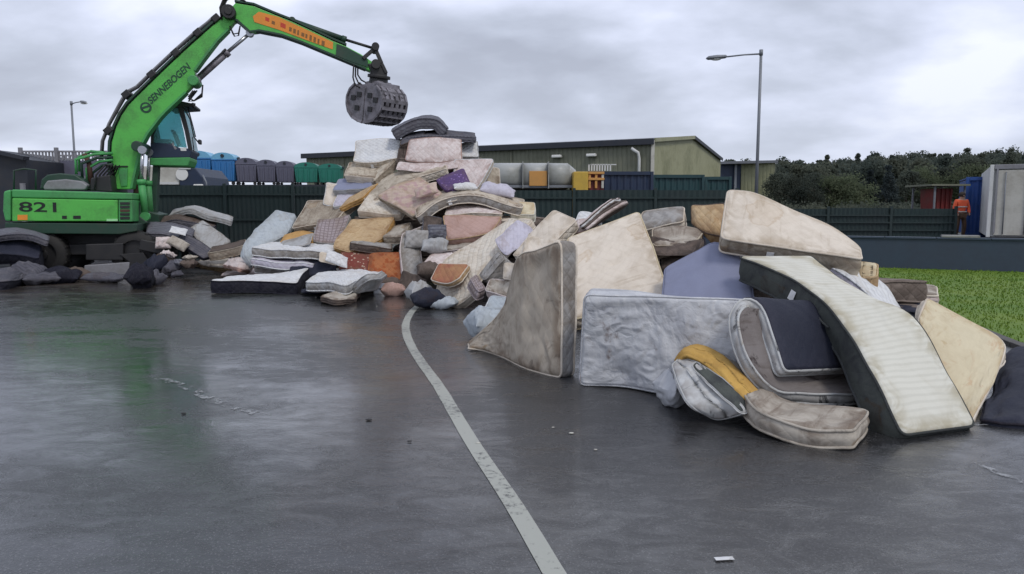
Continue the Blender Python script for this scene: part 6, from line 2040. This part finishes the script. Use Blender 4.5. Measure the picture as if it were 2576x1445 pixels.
m("dark purple-grey mattress hanging beside the dusty pink one", [[(1060, 596, 14.9), (1066, 540, 15.4)], [(1104, 610, 14.8), (1112, 548, 15.3)]], .16, 'brown', 'slate')
pillow("small rolled grey cushion left of the dusty pink mattress", (1100, 587, 14.4), (.36, .34, .3), rx=1.3, mat='slate', name="cushion", cat="cushion")
pillow("pale grey pillow under the small rolled cushion", (1094, 618, 14.2), (.5, .32, .26), rx=.6, mat='grey')
m("light pinkish grey mattress wedge above the tan underside", [[(1056, 664, 13.6), (1084, 640, 14.2)], [(1110, 668, 13.5), (1140, 638, 14.1)]], .14, 'pinkcr', 'brown')
pillow("brown bedding bundle next to the tan underside of the big cream mattress", (1082, 680, 13.5), (.5, .32, .26), rz=.2, rx=.4, mat='brown', name="bedding_roll", cat="bedding")
pillow("mauve-white mattress cloth bundle in the middle of the pile by the checked roll", (1050, 602, 14.9), (.5, .4, .2), rx=1.0, mat='greyd', name="cloth_bundle", cat="bundle")

# ---- big cream mattress leaning off the right of the pile, lower end folded under
m("big cream mattress leaning down from the right shoulder with its foot curled under", [[(1288, 545, 13.6), (1338, 556, 12.9)], [(1196, 604, 13.1), (1262, 640, 12.2)], [(1120, 655, 12.7), (1200, 690, 11.9)], [(1104, 700, 12.45), (1190, 735, 11.7)], [(1090, 752, 12.3), (1140, 772, 11.8)]], .16, 'creamq', 'cream', 'cream', under='tanin', handles=2)
m("tan mattress with a red patch curled inside the foot of the big cream one", [[(1080, 700, 12.2), (1104, 662, 12.4)], [(1120, 712, 11.9), (1140, 662, 12.2)], [(1150, 700, 11.8), (1180, 664, 12.0)]], .12, 'tanin', 'tan', 'cream')
pillow("navy and white bag on the ground where the painted line ends", Z(1078, 752, .16), (.55, .42, .30), rz=.3, rx=.15, mat='navy', name="bag", cat="bag")
pillow("white sheet bundle beside the navy and white bag", Z(1112, 762, .10), (.5, .34, .18), rz=-.2, mat='paleblue', name="cloth_bundle", cat="bundle")
pillow("grey-green cloth bundle left of the navy and white bag", Z(1056, 735, .2), (.42, .36, .34), rz=.5, mat='grey', name="cloth_bundle", cat="bundle")
m("limp lavender sheet draped over the big cream mattress", [[(1250, 598, 12.1), (1300, 552, 12.9)], [(1262, 625, 11.9), (1326, 566, 12.7)], [(1275, 640, 11.7), (1345, 590, 12.5)]], .04, 'lav', 'lav', wr=.03, name="sheet", cat="sheet")
m("grey patterned mattress strip crossing below the lavender sheet", [[(1216, 700, 11.3), (1204, 684, 11.5)], [(1268, 648, 11.3), (1252, 632, 11.5)]], .3, 'greyd', 'greyd')
m("brown dotted slim mattress lying behind the pale blue cushion", [[(1184, 700, 11.3), (1196, 690, 11.6)], [(1206, 735, 10.8), (1222, 722, 11.1)]], .18, 'check', 'check')
m("dirty beige mattress end wedged behind the tall beige quilted one", [[(1222, 728, 10.6), (1232, 700, 10.9)], [(1290, 752, 10.1), (1296, 706, 10.4)]], .2, 'dirtycr', 'pinkcr')
m("pale blue-white mattress lying low in the gap behind the tall beige quilted one", [[(1218, 772, 9.9), (1232, 745, 10.3)], [(1310, 790, 9.4), (1316, 750, 9.8)]], .2, 'paleblue', 'white')
pillow("rounded pale blue-white cushion on the ground left of the tall beige quilted mattress", Z(1222, 812, .2), (.42, .46, .36), rz=.4, mat='paleblue', name="cushion", cat="cushion")
m("cream mattress end between the grey strip and the tall beige quilted one", [[(1262, 700, 10.6), (1268, 660, 10.9)], [(1310, 705, 10.2), (1312, 668, 10.5)]], .18, 'cream', 'cream')

# ---- middle ridge towards the right
m("pointed cream mattress standing on its corner left of the great cream one", [[(1290, 640, 10.2), (1388, 524, 10.6)], [(1345, 650, 9.8), (1448, 548, 10.2)]], .18, 'cream', 'creamq', 'cream')
m("grey-white mattress piece between the lavender sheet and the pointed cream one", [[(1300, 660, 10.4), (1330, 580, 11.0)], [(1350, 668, 10.1), (1375, 585, 10.7)]], .16, 'greyd', 'cream')
m("pinkish brown mattress end behind the pointed cream one", [[(1440, 580, 10.3), (1452, 548, 10.6)], [(1490, 575, 10.1), (1495, 545, 10.4)]], .18, 'pinkcr', 'pink')
m("white mattress end poking up behind the striped slim ones", [[(1446, 556, 11.0), (1462, 533, 11.4)], [(1508, 560, 10.8), (1510, 540, 11.2)]], .18, 'white', 'white')
m("upper slim striped mattress leaning on the great cream one", [[(1468, 576, 10.0), (1474, 572, 10.9)], [(1552, 514, 10.2), (1562, 510, 11.1)]], .08, 'pinkcr', 'white', 'brown')
m("lower slim striped mattress leaning on the great cream one", [[(1476, 584, 9.7), (1482, 580, 10.6)], [(1568, 522, 9.9), (1578, 519, 10.8)]], .09, 'brown', 'pinkcr', 'brown')
m("great cream mattress leaning back behind the grey wrapped one", [[(1428, 598, 8.9), (1608, 532, 9.2)], [(1436, 700, 8.3), (1646, 630, 8.6)], [(1444, 800, 7.8), (1682, 744, 8.0)]], .2, 'cream', 'creamq', 'creamst', tuft=.004, wr=.010, warp=.012, creases=((.62, .02, .42, .98, .022, .03), (.68, .0, .5, .6, .012, .025)))
m("rolled grey-white mattress behind the great cream one's right shoulder", [[(1600, 578, 9.6), (1612, 532, 9.9)], [(1660, 572, 9.5), (1665, 527, 9.8)], [(1716, 562, 9.4), (1720, 524, 9.7)]], .26, 'greyd', 'creamq', 'cream', bulge=.05)
m("pinkish grey mattress slumped below the rolled grey-white one", [[(1642, 616, 8.8), (1646, 575, 9.3)], [(1700, 612, 8.7), (1715, 566, 9.2)], [(1745, 608, 8.7), (1775, 580, 9.1)]], .22, 'dirtycr', 'beige')
m("dark mattress added to fill the shaded gap below the pinkish grey one", [[(1660, 680, 8.6), (1664, 620, 9.0)], [(1760, 650, 8.4), (1770, 600, 8.8)]], .2, 'brown', 'black')  # added dark slab stands in for the shade of the gap
m("tan ridged mattress bent behind the left end of the big top mattress", [[(1738, 560, 9.3), (1738, 512, 9.5)], [(1770, 580, 9.0), (1772, 514, 9.3)], [(1822, 596, 8.8), (1824, 512, 9.1)]], .24, 'tan', 'tan', 'brown', bulge=.05)
m("plain lavender-blue mattress rising to a hump behind the grey wrapped one", [[(1664, 760, 7.6), (1672, 672, 8.0)], [(1735, 770, 7.4), (1745, 634, 7.9)], [(1800, 775, 7.3), (1806, 610, 7.8)], [(1900, 780, 7.1), (1885, 660, 7.6)]], .2, 'bluelav', 'bluelav', tuft=.0, wr=.006, warp=.01)
m("big pale cream mattress perched on top at the right, tilted to show its side", [[(1816, 598, 7.5), (1832, 476, 8.1)], [(1900, 610, 7.4), (1900, 486, 8.0)], [(2000, 624, 7.3), (1996, 527, 7.9)], [(2090, 637, 7.2), (2090, 566, 7.7)], [(2168, 648, 7.1), (2166, 622, 7.5)]], .22, 'cream', 'beige', 'cream', tuft=.003, handles=2, warp=.012, wr=.008)
m("small cream and tan mattress end beyond the big perched one", [[(2160, 690, 7.3), (2166, 650, 7.6)], [(2206, 692, 7.2), (2210, 655, 7.5)]], .2, 'creamst', 'tan')

# ---- front right group
def GZ(x, y): return Z(x, y, 0.0)
# tall beige quilted mattress, on its side, left corner trailing on the ground
m("tall dirty beige quilted mattress bent on its side with one corner trailing on the asphalt",
  [[Z(1180, 872, .05), (1174, 861, 8.45)],
   [Z(1215, 881, .02), (1222, 822, 8.25)],
   [Z(1262, 898, .01), (1266, 768, 8.0)],
   [Z(1312, 922, .01), (1302, 652, 7.6)],
   [Z(1360, 938, .01), (1350, 630, 7.3)],
   [Z(1410, 950, .01), (1408, 607, 6.95)]], .21, 'beigest', 'greyd', 'cream', wr=.02, tuft=.0, bulge=.03, handles=2, warp=.008,
   creases=((.45, .55, .8, .50, .03, .02), (.5, .2, .6, .6, .02, .025), (.55, .9, .62, .55, .02, .02), (.7, .1, .78, .45, .016, .02), (.85, .9, .72, .6, .02, .025), (.9, .2, .82, .5, .015, .02), (.35, .35, .42, .2, .02, .02)))
m("grey polythene-wrapped mattress standing on its long side at the front of the heap",
  [[Z(1458, 970, .01), (1470, 746, 6.46)], [Z(1560, 974, .02), (1560, 748, 6.38)], [Z(1672, 990, .03), (1672, 750, 6.26)], [Z(1790, 1004, .02), (1790, 754, 6.15)], [Z(1900, 1018, .02), (1900, 758, 6.05)]], .27, 'plastic', 'plastic', 'plastic', wr=.018, tuft=0, edge=.02, warp=.008, creases=((.05, .85, .3, .7, .02, .02), (.1, .9, .45, .88, .018, .015), (.35, .8, .5, .2, .018, .025), (.1, .2, .3, .12, .03, .02), (.5, .9, .62, .4, .015, .02), (.2, .5, .32, .3, .012, .03)))
m("long white-topped mattress with dark grey sides sloping down to the asphalt at the right",
  [[(1858, 642, 7.3), (2042, 642, 7.15)], [(1965, 684, 6.75), (2112, 698, 6.75)], [(2063, 747, 6.2), (2196, 745, 6.35)], [(2134, 830, 5.75), (2305, 800, 6.0)], [(2213, 964, 5.25), (2392, 950, 5.6)], [Z(2276, 1092, .05), Z(2456, 1066, .05)]],
  .27, 'whitest', 'darkside', 'darkside', tuft=.0, wr=.007, bulge=.012, handles=2, warp=.005)
m("curved cream mattress at the right end, bowl-like, with an orange stain at its foot",
  [[(2312, 800, 6.6), (2336, 750, 6.9)], [(2330, 880, 6.1), (2430, 800, 6.9)], [(2370, 960, 5.8), (2520, 850, 6.75)], [(2400, 1020, 5.65), (2522, 895, 6.4)], [Z(2436, 1068, .02), (2500, 965, 6.0)], ],
  .14, 'creamst', 'cream', 'cream', tuft=0, wr=.008, warp=.01, creases=((.12, .1, .38, .75, .02, .02), (.55, .2, .62, .9, .01, .02)))
m("white quilted mattress slipping down behind the long white-topped one", [[(2086, 666, 7.3), (2100, 655, 7.9)], [(2150, 706, 7.0), (2165, 672, 7.7)], [(2215, 760, 6.8), (2226, 716, 7.5)], [(2262, 800, 6.6), (2272, 776, 7.3)]], .16, 'white', 'lav', 'white')
m("grey and pink slim mattress lying flat on the lawn side behind the slope", [[(2210, 742, 7.8), (2218, 722, 8.5)], [(2290, 742, 7.7), (2296, 720, 8.4)], [(2356, 745, 7.6), (2352, 722, 8.3)]], .12, 'dirtycr', 'pinkcr', 'cream')
m("dark navy mattress under the grey and pink slim one", [[(2225, 780, 7.3), (2230, 750, 7.9)], [(2325, 784, 7.2), (2328, 752, 7.8)]], .34, 'navy', 'navy')
m("dark navy mattress slumped at the right edge of the picture beyond the cream one", [[Z(2466, 1060, .02), (2500, 930, 6.7)], [Z(2540, 1066, .03), (2556, 872, 7.1)], [Z(2640, 1070, .03), (2650, 876, 7.0)], [Z(2760, 1066, .02), (2760, 900, 6.9)]], .26, 'navy', 'navy', 'black', wr=.02)
# folded navy mattress: cloth outside, white border facing left
FOLDFLIP = True
def fold_rows():
    a = [(2140, 1024, 5.80), (2030, 1022, 5.68), (1935, 1004, 5.58), (1866, 935, 5.56), (1836, 855, 5.68), (1830, 800, 5.78), (1850, 762, 5.84), (1882, 748, 5.86), (1920, 772, 5.80), (1950, 850, 5.62), (1976, 932, 5.46)]
    rows = []
    for i, q in enumerate(a):
        p = P(*q)
        w = Vector((1.05, .72, -.13)) if i > 2 else Vector((.85, .75, .0))
        rows.append([p, p + w])
    return rows
m("navy mattress folded double with a mould-stained white border, under the long sloping one", fold_rows(), .125, 'navy', 'stained', 'stained', under='stainedbr', wr=.008, tuft=0, bulge=.01, warp=.004, flip=FOLDFLIP, creases=((.75, .3, .9, .6, .012, .03),))
m("grimy cream mattress lying on the asphalt with its torn yellow foam end lifted",
  [[(1712, 886, 6.05), (1760, 872, 6.5)], [(1780, 912, 5.85), (1815, 878, 6.3)], [(1850, 960, 5.6), (1890, 925, 6.0)], [Z(1905, 1030, .19), Z(1960, 1000, .19)], [Z(2030, 1062, .17), Z(2080, 1012, .19)], [Z(2150, 1072, .17), Z(2180, 1020, .19)]],
  .16, 'dirtycr', 'dirtycr', 'dirtycr', wr=.02)
m("strip of yellow foam curling out above the grimy cream mattress",
  [[(1692, 912, 5.95), (1706, 884, 6.15)], [(1726, 884, 5.85), (1752, 862, 6.1)], [(1786, 916, 5.7), (1806, 882, 5.9)], [(1838, 968, 5.45), (1862, 934, 5.6)], [(1892, 1020, 5.26), (1920, 992, 5.42)]], .07, 'foam', 'foam', pr=0, wr=.015, warp=.005, name="foam_strip", cat="foam")
m("blue-white stained fabric cover hanging under the yellow foam strip",
  [[(1694, 912, 5.85), (1712, 898, 5.95)], [(1708, 965, 5.6), (1764, 918, 5.72)], [(1738, 1018, 5.36), (1822, 986, 5.4)], [Z(1796, 1052, .03), (1880, 1036, 5.22)]], .03, 'stained', 'stained', pr=.006, wr=.03, warp=.01, name="fabric_cover", cat="cover")
m("second dark-stained fold of fabric tucked between the foam strip and the blue-white cover",
  [[(1740, 912, 5.72), (1756, 900, 5.78)], [(1800, 980, 5.40), (1822, 958, 5.5)], [(1870, 1040, 5.2), (1892, 1018, 5.3)]], .03, 'darkside', 'stained', pr=.005, wr=.02, warp=.01, name="fabric_cover", cat="cover")
pillow("blue-grey polythene bundle at the foot of the wrapped mattress", Z(1700, 978, .14), (.26, .3, .28), rz=.5, ry=.2, mat='plastic', name="polythene_bundle", cat="bundle", crump=.14)
pillow("white cotton wadding flake lying on the open asphalt in the foreground", Z(1822, 1405, .008), (.09, .03, .008), rz=.1, mat='white', name="wadding", cat="litter")
for x_, y_, s_, lab in ((928, 1056, .022, "small dark stone on the open asphalt left of the painted line"), (462, 1040, .02, "small dark stone near the faded line at the left"), (1030, 1110, .015, "tiny dark chip right beside the long painted line")):
    b = MB(); c = Z(x_, y_, .008); b.ball(c, s_, 8, 5, (1.2, .7, .3)); o = b.build("stone", M['black']); tag(o, lab, "stone")

# ---- loose cloth, wrapping and small pieces lodged between the mattresses of the heap
def cloth(label, rows, mat, wr=.024, name="sheet"):
    m(label, rows, .022, mat, pr=0, wr=wr, warp=.05, tuft=0, bulge=0, edge=.008, rc=.05, name=name, cat="sheet")
cloth("pinkish sheet crumpled under the pinkish-white folded mattress", [[(1000, 424, 16.9), (1006, 404, 17.1)], [(1070, 428, 16.8), (1074, 408, 17.0)], [(1150, 420, 16.7), (1152, 400, 16.9)]], 'pinkcr')
cloth("brown blanket wadded beside the rust-orange mattress", [[(1004, 716, 14.1), (1010, 680, 14.3)], [(1036, 724, 13.9), (1042, 690, 14.1)], [(1066, 716, 13.7), (1070, 684, 13.9)]], 'brown')
cloth("white polythene wrapping trailing from the white quilted mattress towards the asphalt", [[(940, 742, 13.95), (950, 716, 14.1)], [(965, 744, 13.8), (976, 716, 14.0)], [(988, 738, 13.8), (992, 716, 13.95)]], 'plastic', name="polythene_sheet")
cloth("cream dust sheet folded over the gap by the pointed cream mattress", [[(1318, 640, 10.0), (1330, 600, 10.3)], [(1352, 650, 9.75), (1366, 606, 10.1)], [(1400, 640, 9.55), (1408, 600, 9.9)]], 'cream')
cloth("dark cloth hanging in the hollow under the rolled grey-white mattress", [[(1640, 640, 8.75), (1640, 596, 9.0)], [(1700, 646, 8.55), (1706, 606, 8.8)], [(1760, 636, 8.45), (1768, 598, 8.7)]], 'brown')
cloth("grey-white sheet trailing down the left slope beside the pale blue-grey mattress", [[(700, 640, 15.7), (706, 606, 16.1)], [(742, 628, 15.6), (752, 596, 16.0)], [(780, 616, 15.6), (790, 590, 15.9)]], 'grey')
cloth("cream sheet spilled over the edge of the white mattress stack", [[(800, 656, 14.8), (806, 632, 15.0)], [(846, 664, 14.7), (852, 636, 14.95)]], 'cream')
for lab, q, sz, mt in (("dark junk bundle behind the excavator's outrigger at the left edge", Z(70, 690, .2), (.7, .5, .4), 'dark'),
                       ("black torn sack between the excavator's wheels", Z(150, 694, .16), (.8, .5, .3), 'black'),
                       ("dark brown rag heap under the middle of the excavator", Z(188, 690, .12), (.6, .5, .24), 'brown'),
                       ("black crushed bundle under the excavator's step box", Z(262, 699, .1), (.9, .4, .2), 'dark'),
                       ("dark sack leaning on the excavator's front wheel", Z(352, 698, .22), (.6, .5, .44), 'black'),
                       ("dark grey wadding heap between front wheel and outrigger", Z(384, 700, .14), (.5, .4, .28), 'dark'),
                       ("charcoal cloth heap in front of the excavator's rear wheel", Z(104, 702, .12), (.7, .4, .24), 'dark')):
    pillow(lab, q, sz, rz=rng.uniform(0, 3), rx=rng.uniform(-.2, .2), mat=mt, name="cloth_bundle", cat="bundle", crump=.2)
for k_ in range(16):
    px_, py_ = rng.choice([(rng.uniform(560, 1150), rng.uniform(745, 790)), (rng.uniform(1180, 2150), rng.uniform(1000, 1150)), (rng.uniform(380, 640), rng.uniform(690, 740))])
    if px_ > 1450 and py_ < 1020 + (px_ - 1450) * .17: continue
    b = MB(); c = Z(px_, py_, .006); b.ball(c, rng.uniform(.008, .02), 7, 4, (1.3, .8, .35)); o = b.build("foam_crumb", M['cream'] if k_ % 3 else M['black']); tag(o, "tiny scrap of foam or grit dropped on the asphalt around the heap", "scrap", "scraps scattered on the asphalt")
